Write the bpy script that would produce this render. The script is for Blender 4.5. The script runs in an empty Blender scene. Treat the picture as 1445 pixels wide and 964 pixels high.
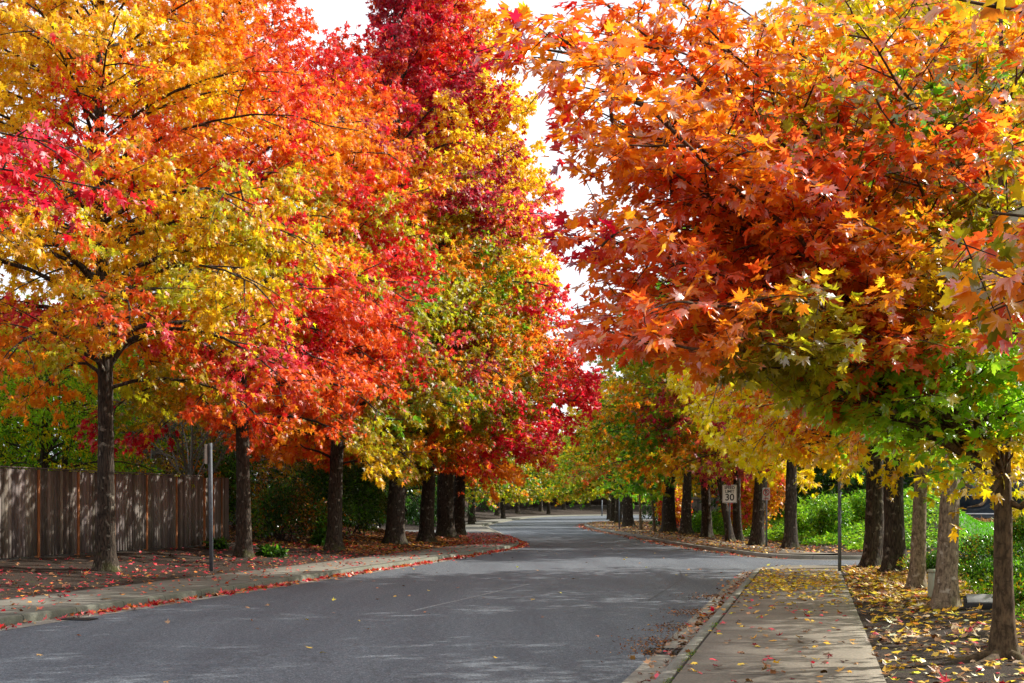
import bpy, bmesh, math, random
import numpy as np
from mathutils import Vector, Matrix

R_ = math.radians
scene = bpy.context.scene
COL = scene.collection
F, CX, HZ, CH = 2000.0, 722.5, 712.0, 1.7      # focal length / principal column / horizon of the photograph, eye height

# ------------------------------------------------------------------ helpers
def link(o, parent=None):
    COL.objects.link(o)
    if parent is not None:
        o.parent = parent
    return o

def tag(o, label=None, cat=None, group=None, kind=None):
    if label: o['label'] = label
    if cat: o['category'] = cat
    if group: o['group'] = group
    if kind: o['kind'] = kind
    return o

def thing(name, label, cat, loc=(0, 0, 0), rz=0.0, group=None):
    o = bpy.data.objects.new(name, None)
    o.empty_display_size = 0.2
    link(o)
    o.location = loc
    o.rotation_euler = (0, 0, rz)
    return tag(o, label, cat, group)

def copy_tree(o, parent=None):
    c = o.copy(); link(c, parent)
    for ch in [k for k in o.children]:
        copy_tree(ch, c)
    return c

def mesh_np(name, verts, faces, mat=None, cols=None, smooth=False, uv=None):
    """verts (n,3), faces (m,k) constant k"""
    verts = np.ascontiguousarray(verts, dtype=np.float32)
    faces = np.ascontiguousarray(faces, dtype=np.int32)
    m = bpy.data.meshes.new(name)
    nf, k = faces.shape
    m.vertices.add(len(verts)); m.vertices.foreach_set('co', verts.ravel())
    m.loops.add(nf * k); m.loops.foreach_set('vertex_index', faces.ravel())
    m.polygons.add(nf)
    m.polygons.foreach_set('loop_start', np.arange(0, nf * k, k, dtype=np.int32))
    m.polygons.foreach_set('loop_total', np.full(nf, k, dtype=np.int32))
    if smooth:
        m.polygons.foreach_set('use_smooth', np.ones(nf, dtype=bool))
    if cols is not None:
        a = m.color_attributes.new('Col', 'FLOAT_COLOR', 'POINT')
        c4 = np.ones((len(verts), 4), dtype=np.float32); c4[:, :3] = cols
        a.data.foreach_set('color', c4.ravel())
    if uv is not None:
        l = m.uv_layers.new(name='UVMap')
        l.data.foreach_set('uv', np.ascontiguousarray(uv[faces.ravel()], dtype=np.float32).ravel())
    m.update(calc_edges=True)
    m.validate(clean_customdata=False)
    if mat: m.materials.append(mat)
    return m

def obj(name, me, parent=None):
    return link(bpy.data.objects.new(name, me), parent)

class MB:
    """collects boxes and tubes (quads) into one mesh"""
    def __init__(s): s.v = []; s.f = []; s.c = []; s.n = 0; s.t = []
    def add(s, v, f, col=None):
        v = np.asarray(v, float); f = np.asarray(f, int)
        s.v.append(v); s.f.append(f + s.n); s.n += len(v)
        s.c.append(np.tile(np.asarray(col if col is not None else (1, 1, 1), float), (len(v), 1)))
    def box(s, lo, hi, col=None, M=None, taper=None):
        x0, y0, z0 = lo; x1, y1, z1 = hi
        v = np.array([(x0,y0,z0),(x1,y0,z0),(x1,y1,z0),(x0,y1,z0),(x0,y0,z1),(x1,y0,z1),(x1,y1,z1),(x0,y1,z1)], float)
        if M is not None: v = np.array([tuple(M @ Vector(p)) for p in v])
        s.add(v, [(0,3,2,1),(4,5,6,7),(0,1,5,4),(1,2,6,5),(2,3,7,6),(3,0,4,7)], col)
    def tube(s, pts, rad, sides=6, col=None, cap=True):
        v, f = tube(pts, rad, sides)
        s.add(v, f, col)
        if cap:
            n = len(pts)
            for base, ring in ((0, 0), (1, (n - 1) * sides)):
                c = v[ring:ring + sides]
                m = c.mean(0)
                q = [];
                vv = np.vstack([c, m])
                for i in range(0, sides, 2):
                    q.append((sides, i, (i + 1) % sides, (i + 2) % sides))
                s.add(vv, q, col)
    def mesh(s, name, mat, smooth=False):
        return mesh_np(name, np.vstack(s.v), np.vstack(s.f), mat, np.vstack(s.c), smooth)
    def build(s, name, mat, parent=None, smooth=False, bevel=0):
        o = obj(name, s.mesh(name, mat, smooth), parent)
        if bevel:
            b = o.modifiers.new('bevel', 'BEVEL'); b.width = bevel; b.segments = 2; b.limit_method = 'ANGLE'
        return o

def norm(a):
    return a / np.maximum(np.linalg.norm(a, axis=-1, keepdims=True), 1e-9)

def tube(pts, rad, sides=6):
    pts = np.asarray(pts, float); rad = np.broadcast_to(np.asarray(rad, float), (len(pts),))
    n = len(pts)
    tan = norm(np.gradient(pts, axis=0))
    ref = np.where(np.abs(tan[:, 2:3]) > 0.9, np.array([[1.0, 0, 0]]), np.array([[0, 0, 1.0]]))
    u = norm(np.cross(ref, tan)); w = np.cross(tan, u)
    a = np.linspace(0, 2 * math.pi, sides, endpoint=False)
    v = pts[:, None] + rad[:, None, None] * (np.cos(a)[None, :, None] * u[:, None] + np.sin(a)[None, :, None] * w[:, None])
    i = np.arange(n - 1)[:, None] * sides; j = np.arange(sides)[None]
    f = np.stack([i + j, i + (j + 1) % sides, i + sides + (j + 1) % sides, i + sides + j], -1).reshape(-1, 4)
    return v.reshape(-1, 3), f

def s2l(*rgb):
    c = np.array(rgb, float) / 255
    return np.where(c <= 0.04045, c / 12.92, ((c + 0.055) / 1.055) ** 2.4)

# ------------------------------------------------------------------ materials
MATS = {}
def newmat(name):
    m = bpy.data.materials.new(name); m.use_nodes = True
    m.node_tree.nodes.clear()
    MATS[name] = m
    return m, m.node_tree.nodes, m.node_tree.links

def nd(N, t, **kw):
    n = N.new(t)
    for k, v in kw.items():
        if k in n.inputs.keys() if isinstance(k, str) else False: n.inputs[k].default_value = v
        else: setattr(n, k, v)
    return n

def ramp(N, stops, interp='LINEAR'):
    r = N.new('ShaderNodeValToRGB'); r.color_ramp.interpolation = interp
    e = r.color_ramp.elements
    while len(e) < len(stops): e.new(0.5)
    for k, (p, c) in zip(e, stops):
        k.position = p; k.color = (*c, 1) if len(c) == 3 else c
    return r

def leaf_mat(name, trans=0.45, gloss=0.10, rough=0.38, boost=(1.0, 1.0, 1.0)):
    m, N, L = newmat(name)
    a = nd(N, 'ShaderNodeAttribute', attribute_name='Col')
    tc = N.new('ShaderNodeTexCoord')
    no = N.new('ShaderNodeTexNoise'); no.inputs['Scale'].default_value = 18; no.inputs['Detail'].default_value = 3
    L.new(tc.outputs['Object'], no.inputs['Vector'])
    mr = N.new('ShaderNodeMapRange'); mr.inputs['To Min'].default_value = 0.78; mr.inputs['To Max'].default_value = 1.18
    L.new(no.outputs['Fac'], mr.inputs['Value'])
    mx0 = N.new('ShaderNodeVectorMath'); mx0.operation = 'SCALE'
    L.new(a.outputs['Color'], mx0.inputs[0]); L.new(mr.outputs[0], mx0.inputs['Scale'])
    nb = N.new('ShaderNodeTexNoise'); nb.inputs['Scale'].default_value = 34; nb.inputs['Detail'].default_value = 2; L.new(tc.outputs['Object'], nb.inputs['Vector'])
    rb = ramp(N, [(.66, (0, 0, 0)), (.74, (.6, .6, .6))]); L.new(nb.outputs['Fac'], rb.inputs[0])
    tn = N.new('ShaderNodeVectorMath'); tn.operation = 'MULTIPLY'; tn.inputs[1].default_value = (.55, .42, .5); L.new(mx0.outputs[0], tn.inputs[0])
    mx = N.new('ShaderNodeMixRGB'); L.new(rb.outputs[0], mx.inputs[0]); L.new(mx0.outputs[0], mx.inputs[1]); L.new(tn.outputs[0], mx.inputs[2])
    d = N.new('ShaderNodeBsdfDiffuse'); t = N.new('ShaderNodeBsdfTranslucent'); g = N.new('ShaderNodeBsdfGlossy')
    g.inputs['Roughness'].default_value = rough
    L.new(mx.outputs[0], d.inputs['Color'])
    sc = N.new('ShaderNodeVectorMath'); sc.operation = 'MULTIPLY'; sc.inputs[1].default_value = boost
    L.new(mx.outputs[0], sc.inputs[0])
    cl = N.new('ShaderNodeVectorMath'); cl.operation = 'MINIMUM'; cl.inputs[1].default_value = (.93, .93, .93); L.new(sc.outputs[0], cl.inputs[0]); L.new(cl.outputs[0], t.inputs['Color'])
    s1 = N.new('ShaderNodeMixShader'); s1.inputs[0].default_value = trans
    L.new(d.outputs[0], s1.inputs[1]); L.new(t.outputs[0], s1.inputs[2])
    fr = N.new('ShaderNodeFresnel'); fr.inputs['IOR'].default_value = 1.45
    mu = N.new('ShaderNodeMath'); mu.operation = 'MULTIPLY'; mu.inputs[1].default_value = gloss * 2.6
    L.new(fr.outputs[0], mu.inputs[0])
    s2 = N.new('ShaderNodeMixShader')
    L.new(mu.outputs[0], s2.inputs[0]); L.new(s1.outputs[0], s2.inputs[1]); L.new(g.outputs[0], s2.inputs[2])
    o = N.new('ShaderNodeOutputMaterial'); L.new(s2.outputs[0], o.inputs['Surface'])
    return m

def pbr(name, stops, scale=6.0, detail=8, stretch=(1, 1, 1), rough=0.85, bump=0.3, bdist=0.02, vcol=False,
        noise2=None, metallic=0.0, coords='Object', bscale=None, spec=0.3):
    """two-tone noise surface; noise2 = (scale, threshold, colour, softness) adds patches"""
    m, N, L = newmat(name)
    tc = N.new('ShaderNodeTexCoord'); mp = N.new('ShaderNodeMapping'); mp.inputs['Scale'].default_value = stretch
    L.new(tc.outputs[coords], mp.inputs['Vector'])
    no = N.new('ShaderNodeTexNoise'); no.inputs['Scale'].default_value = scale; no.inputs['Detail'].default_value = detail
    no.inputs['Roughness'].default_value = 0.65
    L.new(mp.outputs[0], no.inputs['Vector'])
    r = ramp(N, stops); L.new(no.outputs['Fac'], r.inputs[0])
    colour = r.outputs[0]
    if noise2:
        for (s2_, th, c2, soft) in (noise2 if isinstance(noise2, list) else [noise2]):
            n2 = N.new('ShaderNodeTexNoise'); n2.inputs['Scale'].default_value = s2_; n2.inputs['Detail'].default_value = 6
            L.new(tc.outputs[coords], n2.inputs['Vector'])
            r2 = ramp(N, [(th, (0, 0, 0)), (th + soft, (1, 1, 1))]); L.new(n2.outputs['Fac'], r2.inputs[0])
            mx = N.new('ShaderNodeMixRGB'); L.new(r2.outputs[0], mx.inputs[0]); L.new(colour, mx.inputs[1])
            mx.inputs[2].default_value = (*c2, 1); colour = mx.outputs[0]
    if vcol:
        a = nd(N, 'ShaderNodeAttribute', attribute_name='Col')
        mx = N.new('ShaderNodeMixRGB'); mx.blend_type = 'MULTIPLY'; mx.inputs[0].default_value = 1
        L.new(colour, mx.inputs[1]); L.new(a.outputs['Color'], mx.inputs[2]); colour = mx.outputs[0]
    p = N.new('ShaderNodeBsdfPrincipled'); p.inputs['Roughness'].default_value = rough
    p.inputs['Metallic'].default_value = metallic
    p.inputs['Specular IOR Level'].default_value = spec
    L.new(colour, p.inputs['Base Color'])
    if bump:
        bn = no
        if bscale:
            bn = N.new('ShaderNodeTexNoise'); bn.inputs['Scale'].default_value = bscale; bn.inputs['Detail'].default_value = 6
            L.new(mp.outputs[0], bn.inputs['Vector'])
        b = N.new('ShaderNodeBump'); b.inputs['Strength'].default_value = bump; b.inputs['Distance'].default_value = bdist
        L.new(bn.outputs['Fac'], b.inputs['Height']); L.new(b.outputs[0], p.inputs['Normal'])
    o = N.new('ShaderNodeOutputMaterial'); L.new(p.outputs[0], o.inputs['Surface'])
    return m

M_LEAF = leaf_mat('autumn_leaf', 0.55, 0.025, 0.5, (1.15, 1.38, 1.1))
M_MAPLE = leaf_mat('maple_leaf', 0.68, 0.06, 0.38, (1.2, 1.42, 1.1))
M_SHRUB = leaf_mat('evergreen_leaf', 0.4, 0.10, 0.32, (1.2, 1.4, 1))
M_LITTER = leaf_mat('fallen_leaf', 0.1, 0.05, 0.5)

def bark_mat(name, dark, mid, pale, moss, vs=1.0, pale_th=0.62, furrow=1.3, bstr=.9, marks=False):
    m, N, L = newmat(name)
    tc = N.new('ShaderNodeTexCoord'); mp = N.new('ShaderNodeMapping'); mp.inputs['Scale'].default_value = (1, 1, 0.22 / vs)
    L.new(tc.outputs['Object'], mp.inputs['Vector'])
    v = N.new('ShaderNodeTexVoronoi'); v.feature = 'DISTANCE_TO_EDGE'; v.inputs['Scale'].default_value = 17
    wn = N.new('ShaderNodeTexNoise'); wn.inputs['Scale'].default_value = 9; wn.inputs['Detail'].default_value = 4
    L.new(mp.outputs[0], wn.inputs['Vector'])
    ad = N.new('ShaderNodeMixRGB'); ad.blend_type = 'ADD'; ad.inputs[0].default_value = 0.16
    L.new(mp.outputs[0], ad.inputs[1]); L.new(wn.outputs['Color'], ad.inputs[2]); L.new(ad.outputs[0], v.inputs['Vector'])
    n = N.new('ShaderNodeTexNoise'); n.inputs['Scale'].default_value = 26; n.inputs['Detail'].default_value = 8; n.inputs['Roughness'].default_value = .7
    L.new(mp.outputs[0], n.inputs['Vector'])
    mul = N.new('ShaderNodeMath'); mul.operation = 'MULTIPLY_ADD'; mul.inputs[1].default_value = furrow
    L.new(v.outputs['Distance'], mul.inputs[0]); L.new(n.outputs['Fac'], mul.inputs[2])
    r = ramp(N, [(0.42, dark), (0.62, mid), (0.95, tuple(min(1, c * 1.7) for c in mid))]); L.new(mul.outputs[0], r.inputs[0])
    n2 = N.new('ShaderNodeTexNoise'); n2.inputs['Scale'].default_value = 7; n2.inputs['Detail'].default_value = 8
    L.new(tc.outputs['Object'], n2.inputs['Vector'])
    r2 = ramp(N, [(pale_th, (0, 0, 0)), (pale_th + .07, (1, 1, 1))]); L.new(n2.outputs['Fac'], r2.inputs[0])
    mx = N.new('ShaderNodeMixRGB'); mx.inputs[2].default_value = (*pale, 1)
    L.new(r2.outputs[0], mx.inputs[0]); L.new(r.outputs[0], mx.inputs[1])
    # moss climbing from the root
    sp = N.new('ShaderNodeSeparateXYZ'); L.new(tc.outputs['Object'], sp.inputs[0])
    n3 = N.new('ShaderNodeTexNoise'); n3.inputs['Scale'].default_value = 5; n3.inputs['Detail'].default_value = 5
    L.new(tc.outputs['Object'], n3.inputs['Vector'])
    ma = N.new('ShaderNodeMath'); ma.operation = 'MULTIPLY_ADD'; ma.inputs[1].default_value = -0.45
    L.new(sp.outputs['Z'], ma.inputs[0]); L.new(n3.outputs['Fac'], ma.inputs[2])
    r3 = ramp(N, [(0.42, (0, 0, 0)), (0.62, (.75, .75, .75))]); L.new(ma.outputs[0], r3.inputs[0])
    mx2 = N.new('ShaderNodeMixRGB'); mx2.inputs[2].default_value = (*moss, 1)
    L.new(r3.outputs[0], mx2.inputs[0]); L.new(mx.outputs[0], mx2.inputs[1])
    if marks:                                   # dark sideways scars of smooth young bark
        mp2 = N.new('ShaderNodeMapping'); mp2.inputs['Scale'].default_value = (2.2, 2.2, 6.0); L.new(tc.outputs['Object'], mp2.inputs[0])
        n4 = N.new('ShaderNodeTexNoise'); n4.inputs['Scale'].default_value = 2.6; n4.inputs['Detail'].default_value = 5; L.new(mp2.outputs[0], n4.inputs['Vector'])
        r4 = ramp(N, [(.60, (0, 0, 0)), (.67, (.8, .8, .8))]); L.new(n4.outputs['Fac'], r4.inputs[0])
        mx3 = N.new('ShaderNodeMixRGB'); mx3.inputs[2].default_value = (*dark, 1); L.new(r4.outputs[0], mx3.inputs[0]); L.new(mx2.outputs[0], mx3.inputs[1]); mx2 = mx3
    p = N.new('ShaderNodeBsdfPrincipled'); p.inputs['Roughness'].default_value = .9; p.inputs['Specular IOR Level'].default_value = .2
    L.new(mx2.outputs[0], p.inputs['Base Color'])
    b = N.new('ShaderNodeBump'); b.inputs['Strength'].default_value = bstr; b.inputs['Distance'].default_value = .03
    L.new(mul.outputs[0], b.inputs['Height']); L.new(b.outputs[0], p.inputs['Normal'])
    o = N.new('ShaderNodeOutputMaterial'); L.new(p.outputs[0], o.inputs['Surface'])
    return m

M_BARK = bark_mat('furrowed_bark', (.010, .008, .006), (.048, .036, .026), (.20, .175, .135), (.06, .065, .018), 1.0, .60)
M_BARKP = bark_mat('pale_bark', (.10, .07, .045), (.29, .215, .14), (.42, .36, .28), (.12, .11, .05), .5, .6, .25, .35, True)
M_BARKM = bark_mat('young_bark', (.045, .029, .016), (.135, .088, .048), (.22, .155, .095), (.11, .09, .04), .6, .66, .25, .4, True)
M_TWIG = pbr('twig_bark', [(.3, (.018, .012, .009)), (.7, (.05, .036, .027))], 14, bump=.2)
M_TWIGG = pbr('bare_twig_bark', [(.3, (.12, .11, .10)), (.7, (.25, .23, .21))], 14, bump=.2)

# ------------------------------------------------------------------ street plan (metres, seen from the camera at the origin)
def catmull(P, n=10):
    P = np.asarray(P, float); P = np.vstack([2 * P[0] - P[1], P, 2 * P[-1] - P[-2]])
    out = []
    for i in range(1, len(P) - 2):
        for t in np.linspace(0, 1, n, endpoint=False):
            a, b, c, d = P[i - 1:i + 3]
            out.append(.5 * ((2 * b) + (-a + c) * t + (2 * a - 5 * b + 4 * c - d) * t * t + (-a + 3 * b - 3 * c + d) * t ** 3))
    out.append(P[-2]); return np.array(out)

def resample(P, step):
    P = np.asarray(P, float); s = np.r_[0, np.cumsum(np.linalg.norm(np.diff(P, axis=0), axis=1))]
    n = max(2, int(s[-1] / step)); q = np.linspace(0, s[-1], n)
    return np.stack([np.interp(q, s, P[:, 0]), np.interp(q, s, P[:, 1])], 1)

# left kerb foot
LK = resample(catmull([(-14.3, -15), (-11.2, 0), (-9.2, 9.6), (-7.1, 19.65), (-5.95, 25), (-4.25, 33.2), (-2.1, 43.6), (-.58, 51.5), (.12, 56), (.3, 60), (.2, 64),
      (-.15, 70), (-1.36, 92), (-2.2, 112), (-1.4, 131), (.2, 155), (2.6, 182), (8.3, 208), (18, 224), (40, 232), (90, 234)], 8), .7)
# right kerb foot, near block (ends in a corner into the side street)
def rk(y): return 1.195 + .2125 * (y - 12.46)
RK1 = [(rk(y), y) for y in np.linspace(-15, 34.6, 60)]
c0 = np.array([rk(34.6), 34.6])
for t in np.linspace(0, 1, 10)[1:]:
    a, b, c = c0, np.array([rk(36.4), 36.5]), np.array([rk(34.6) + 1.9, 36.75])
    RK1.append(tuple((1 - t) ** 2 * a + 2 * t * (1 - t) * b + t * t * c))
RK1 += [(x, 36.75 + .06 * (x - 7.8)) for x in np.linspace(9, 60, 60)]
RK1 = np.array(RK1)
# right kerb foot beyond the side street
RK2 = [(x, 43.6 + .10 * (x - 12)) for x in np.linspace(60, 12, 40)]
RK2 += [tuple(p) for p in catmull([(11.2, 43.5), (9.6, 43.6), (8.5, 44.4), (7.95, 46)], 6)]
RK2 += [tuple(p) for p in catmull([(7.75, 48), (7.35, 51.5), (6.8, 59.6), (6.3, 75.5), (5.7, 89.5), (5.55, 105), (6.0, 117), (7.6, 130), (13, 146), (23, 158), (45, 168), (100, 172)], 8)]
RK2 = resample(RK2, .7)

def side_normals(P):
    t = norm(np.gradient(P, axis=0)); return np.stack([t[:, 1], -t[:, 0]], 1)   # right of travel

def ribbon(name, P, offs, zs, mat, side=1, uv=True, smooth=False):
    """strip along polyline P; offs/zs give the cross profile (offset to the right*side)"""
    n = side_normals(P) * side
    s = np.r_[0, np.cumsum(np.linalg.norm(np.diff(P, axis=0), axis=1))]
    k = len(offs); V = []; U = []
    prof = np.r_[0, np.cumsum(np.hypot(np.diff(offs), np.diff(zs)))]
    for o_, z_, u_ in zip(offs, zs, prof):
        V.append(np.c_[P + n * o_, np.full(len(P), z_)]); U.append(np.c_[s, np.full(len(P), o_)])
    V = np.stack(V, 1).reshape(-1, 3); U = np.stack(U, 1).reshape(-1, 2)
    i = (np.arange(len(P) - 1) * k)[:, None]; j = np.arange(k - 1)[None]
    f = np.stack([i + j, i + j + 1, i + k + j + 1, i + k + j], -1).reshape(-1, 4)
    if side > 0: f = f[:, ::-1]
    f = f[:, ::-1]
    return obj(name, mesh_np(name, V, f, mat, uv=U, smooth=smooth))

def dist_to(P, X, Y):
    """signed distance, positive to the right of travel; vectorised over X,Y arrays"""
    X = np.asarray(X, float); Y = np.asarray(Y, float); sh = X.shape; X = X.ravel(); Y = Y.ravel()
    P = P[::2] if len(P) > 150 else P
    best = np.full(X.shape, 1e9); sg = np.zeros(X.shape)
    for a, b in zip(P[:-1], P[1:]):
        d = b - a; L2 = d @ d
        t = np.clip(((X - a[0]) * d[0] + (Y - a[1]) * d[1]) / L2, 0, 1)
        qx = X - a[0] - t * d[0]; qy = Y - a[1] - t * d[1]; D = qx * qx + qy * qy
        m = D < best - 1e-9; best[m] = D[m]; sg[m] = np.sign(qx[m] * d[1] - qy[m] * d[0])
    return (np.sqrt(best) * sg).reshape(sh)

def smooth01(a, b, x):
    t = np.clip((x - a) / (b - a), 0, 1); return t * t * (3 - 2 * t)

SW = 2.05      # sidewalk outer offset
KZ = 0.13      # kerb height
def ground_z(X, Y, sub=True):
    X = np.asarray(X, float); Y = np.asarray(Y, float)
    dl = -dist_to(LK, X, Y); d1 = dist_to(RK1, X, Y)
    d2 = dist_to(RK2, X, Y)
    z = np.full(X.shape, -0.06)
    und = np.sin(X * 1.7 + np.cos(Y * .9) * 2) * np.cos(Y * 1.3 + X * .4)
    # left bank
    zl = KZ - .01 + .065 * np.clip(dl - SW - .1, 0, 9) + .02 * und * smooth01(2.2, 4, dl)
    zl = zl + .35 * smooth01(5, 9, dl) * smooth01(46, 52, Y) * (1 - smooth01(68, 73, Y))
    flat = smooth01(72, 75, Y) * (1 - smooth01(88, 92, Y)); zl = zl * (1 - flat) + (KZ - .02) * flat
    zl = zl + 0.9 * smooth01(8, 22, dl) * smooth01(120, 150, Y)
    z = np.where(dl > 0, np.where(dl > SW - .35, zl, np.where(dl > .25, .07, -.06)), z)
    # right near block
    z1 = KZ - .01 + .02 * und * smooth01(2.3, 4, d1) + .10 * smooth01(2.5, 4.2, X - rk(Y)) + .30 * smooth01(4.6, 8.0, X - rk(Y)) * (1 - smooth01(32, 36, Y))
    far1 = np.where(X - rk(Y) > SW - .35, z1, .07)
    z = np.where(d1 > 0, np.where(d1 > .25, far1, -.06), z)
    # right block beyond the side street: ivy bank, lower lawn further right
    lawn = smooth01(1.2, 3.5, X - (12.6 + .24 * (Y - 44)))
    amp = 2.1 * (1 - lawn) + .75 * lawn
    z2 = KZ - .01 + amp * smooth01(3.9, 13.5, d2) + .02 * und * smooth01(2.3, 4, d2) + 1.2 * smooth01(14, 40, d2) * lawn
    z2 = np.where(Y > 95, KZ + .8 * smooth01(5, 14, d2), z2)
    z = np.where(d2 > 0, np.where(d2 > SW - .35, z2, np.where(d2 > .25, .07, -.06)), z)
    return z

def gz(x, y): return float(ground_z(np.array([x]), np.array([y]))[0])

def axis(lo, hi, step, far, ratio=1.35):
    a = list(np.arange(lo, hi, step)); s = step
    while a[-1] < far: s *= ratio; a.append(a[-1] + s)
    s = step
    b = [lo]
    while b[-1] > -far: s *= ratio; b.append(b[-1] - s)
    return np.array(b[:0:-1] + a)

gx = axis(-15, 20, .34, 1500); gy = np.r_[axis(-6, 60, .36, 61)[axis(-6, 60, .36, 61) > -1600][:-3], 0]
ys = list(np.arange(-6, 66, .36)); s = .36
while ys[-1] < 260: s = min(s * 1.03, 1.4); ys.append(ys[-1] + s)
while ys[-1] < 1800: s *= 1.35; ys.append(ys[-1] + s)
pre = [-6.0]; s = .36
while pre[-1] > -300: s *= 1.35; pre.append(pre[-1] - s)
gy = np.array(pre[:0:-1] + ys)
GX, GY = np.meshgrid(gx, gy)
GZ = ground_z(GX, GY)
nx, ny = len(gx), len(gy)
ii = (np.arange(ny - 1) * nx)[:, None]; jj = np.arange(nx - 1)[None]
gf = np.stack([ii + jj, ii + jj + 1, ii + nx + jj + 1, ii + nx + jj], -1).reshape(-1, 4)

M_SOIL = pbr('bark_mulch', [(.32, (.012, .0075, .005)), (.5, (.034, .0215, .0135)), (.72, (.085, .054, .034))], 30, 10, rough=.95, bump=1, bdist=.05,
             noise2=[(.8, .60, (.06, .04, .025), .12), (3.5, .64, (.05, .06, .015), .06)], bscale=45)
ground = obj('ground', mesh_np('ground', np.stack([GX, GY, GZ], -1).reshape(-1, 3), gf, M_SOIL, smooth=True)); tag(ground, kind='structure')

# asphalt
def asphalt():
    m, N, L = newmat('asphalt')
    tc = N.new('ShaderNodeTexCoord')
    n1 = N.new('ShaderNodeTexNoise'); n1.inputs['Scale'].default_value = 42; n1.inputs['Detail'].default_value = 3; n1.inputs['Roughness'].default_value = .9
    L.new(tc.outputs['Object'], n1.inputs['Vector'])
    r1 = ramp(N, [(.36, (.021, .027, .034)), (.5, (.080, .095, .114)), (.64, (.25, .272, .30))]); L.new(n1.outputs['Fac'], r1.inputs[0])
    mp = N.new('ShaderNodeMapping'); mp.inputs['Rotation'].default_value = (0, 0, R_(12)); mp.inputs['Scale'].default_value = (1, .13, 1)
    L.new(tc.outputs['Object'], mp.inputs[0])
    n2 = N.new('ShaderNodeTexNoise'); n2.inputs['Scale'].default_value = 1.1; n2.inputs['Detail'].default_value = 5
    L.new(mp.outputs[0], n2.inputs['Vector'])
    r2 = ramp(N, [(.3, (.62, .63, .65)), (.7, (1.02, 1.02, 1.0))]); L.new(n2.outputs['Fac'], r2.inputs[0])
    mx = N.new('ShaderNodeMixRGB'); mx.blend_type = 'MULTIPLY'; mx.inputs[0].default_value = 1
    L.new(r1.outputs[0], mx.inputs[1]); L.new(r2.outputs[0], mx.inputs[2])
    n5 = N.new('ShaderNodeTexNoise'); n5.inputs['Scale'].default_value = 13; n5.inputs['Detail'].default_value = 2; L.new(tc.outputs['Object'], n5.inputs['Vector'])
    r5 = ramp(N, [(.35, (.7, .7, .7)), (.65, (1.3, 1.3, 1.3))]); L.new(n5.outputs['Fac'], r5.inputs[0])
    mx5 = N.new('ShaderNodeMixRGB'); mx5.blend_type = 'MULTIPLY'; mx5.inputs[0].default_value = 1; L.new(mx.outputs[0], mx5.inputs[1]); L.new(r5.outputs[0], mx5.inputs[2]); mx = mx5
    v = N.new('ShaderNodeTexVoronoi'); v.feature = 'DISTANCE_TO_EDGE'; v.inputs['Scale'].default_value = .22
    nw = N.new('ShaderNodeTexNoise'); nw.inputs['Scale'].default_value = 1.5; nw.inputs['Detail'].default_value = 6
    L.new(tc.outputs['Object'], nw.inputs['Vector'])
    ad = N.new('ShaderNodeMixRGB'); ad.blend_type = 'ADD'; ad.inputs[0].default_value = .9
    L.new(tc.outputs['Object'], ad.inputs[1]); L.new(nw.outputs['Color'], ad.inputs[2]); L.new(ad.outputs[0], v.inputs['Vector'])
    rc = ramp(N, [(.0, (.45, .45, .45)), (.0035, (1, 1, 1))]); L.new(v.outputs['Distance'], rc.inputs[0])
    mx2 = N.new('ShaderNodeMixRGB'); mx2.blend_type = 'MULTIPLY'; mx2.inputs[0].default_value = .8
    L.new(mx.outputs[0], mx2.inputs[1]); L.new(rc.outputs[0], mx2.inputs[2])
    p = N.new('ShaderNodeBsdfPrincipled'); p.inputs['Roughness'].default_value = .75; p.inputs['Specular IOR Level'].default_value = .35
    L.new(mx2.outputs[0], p.inputs['Base Color'])
    b = N.new('ShaderNodeBump'); b.inputs['Strength'].default_value = .5; b.inputs['Distance'].default_value = .01
    L.new(n1.outputs['Fac'], b.inputs['Height']); L.new(b.outputs[0], p.inputs['Normal'])
    o = N.new('ShaderNodeOutputMaterial'); L.new(p.outputs[0], o.inputs['Surface'])
    return m
M_ASPH = asphalt()
road = obj('road', mesh_np('road', np.array([(-30, -20, 0), (60, -20, 0), (60, 245, 0), (-30, 245, 0)], float), np.array([[0, 1, 2, 3]]), M_ASPH)); tag(road, kind='structure')

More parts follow.
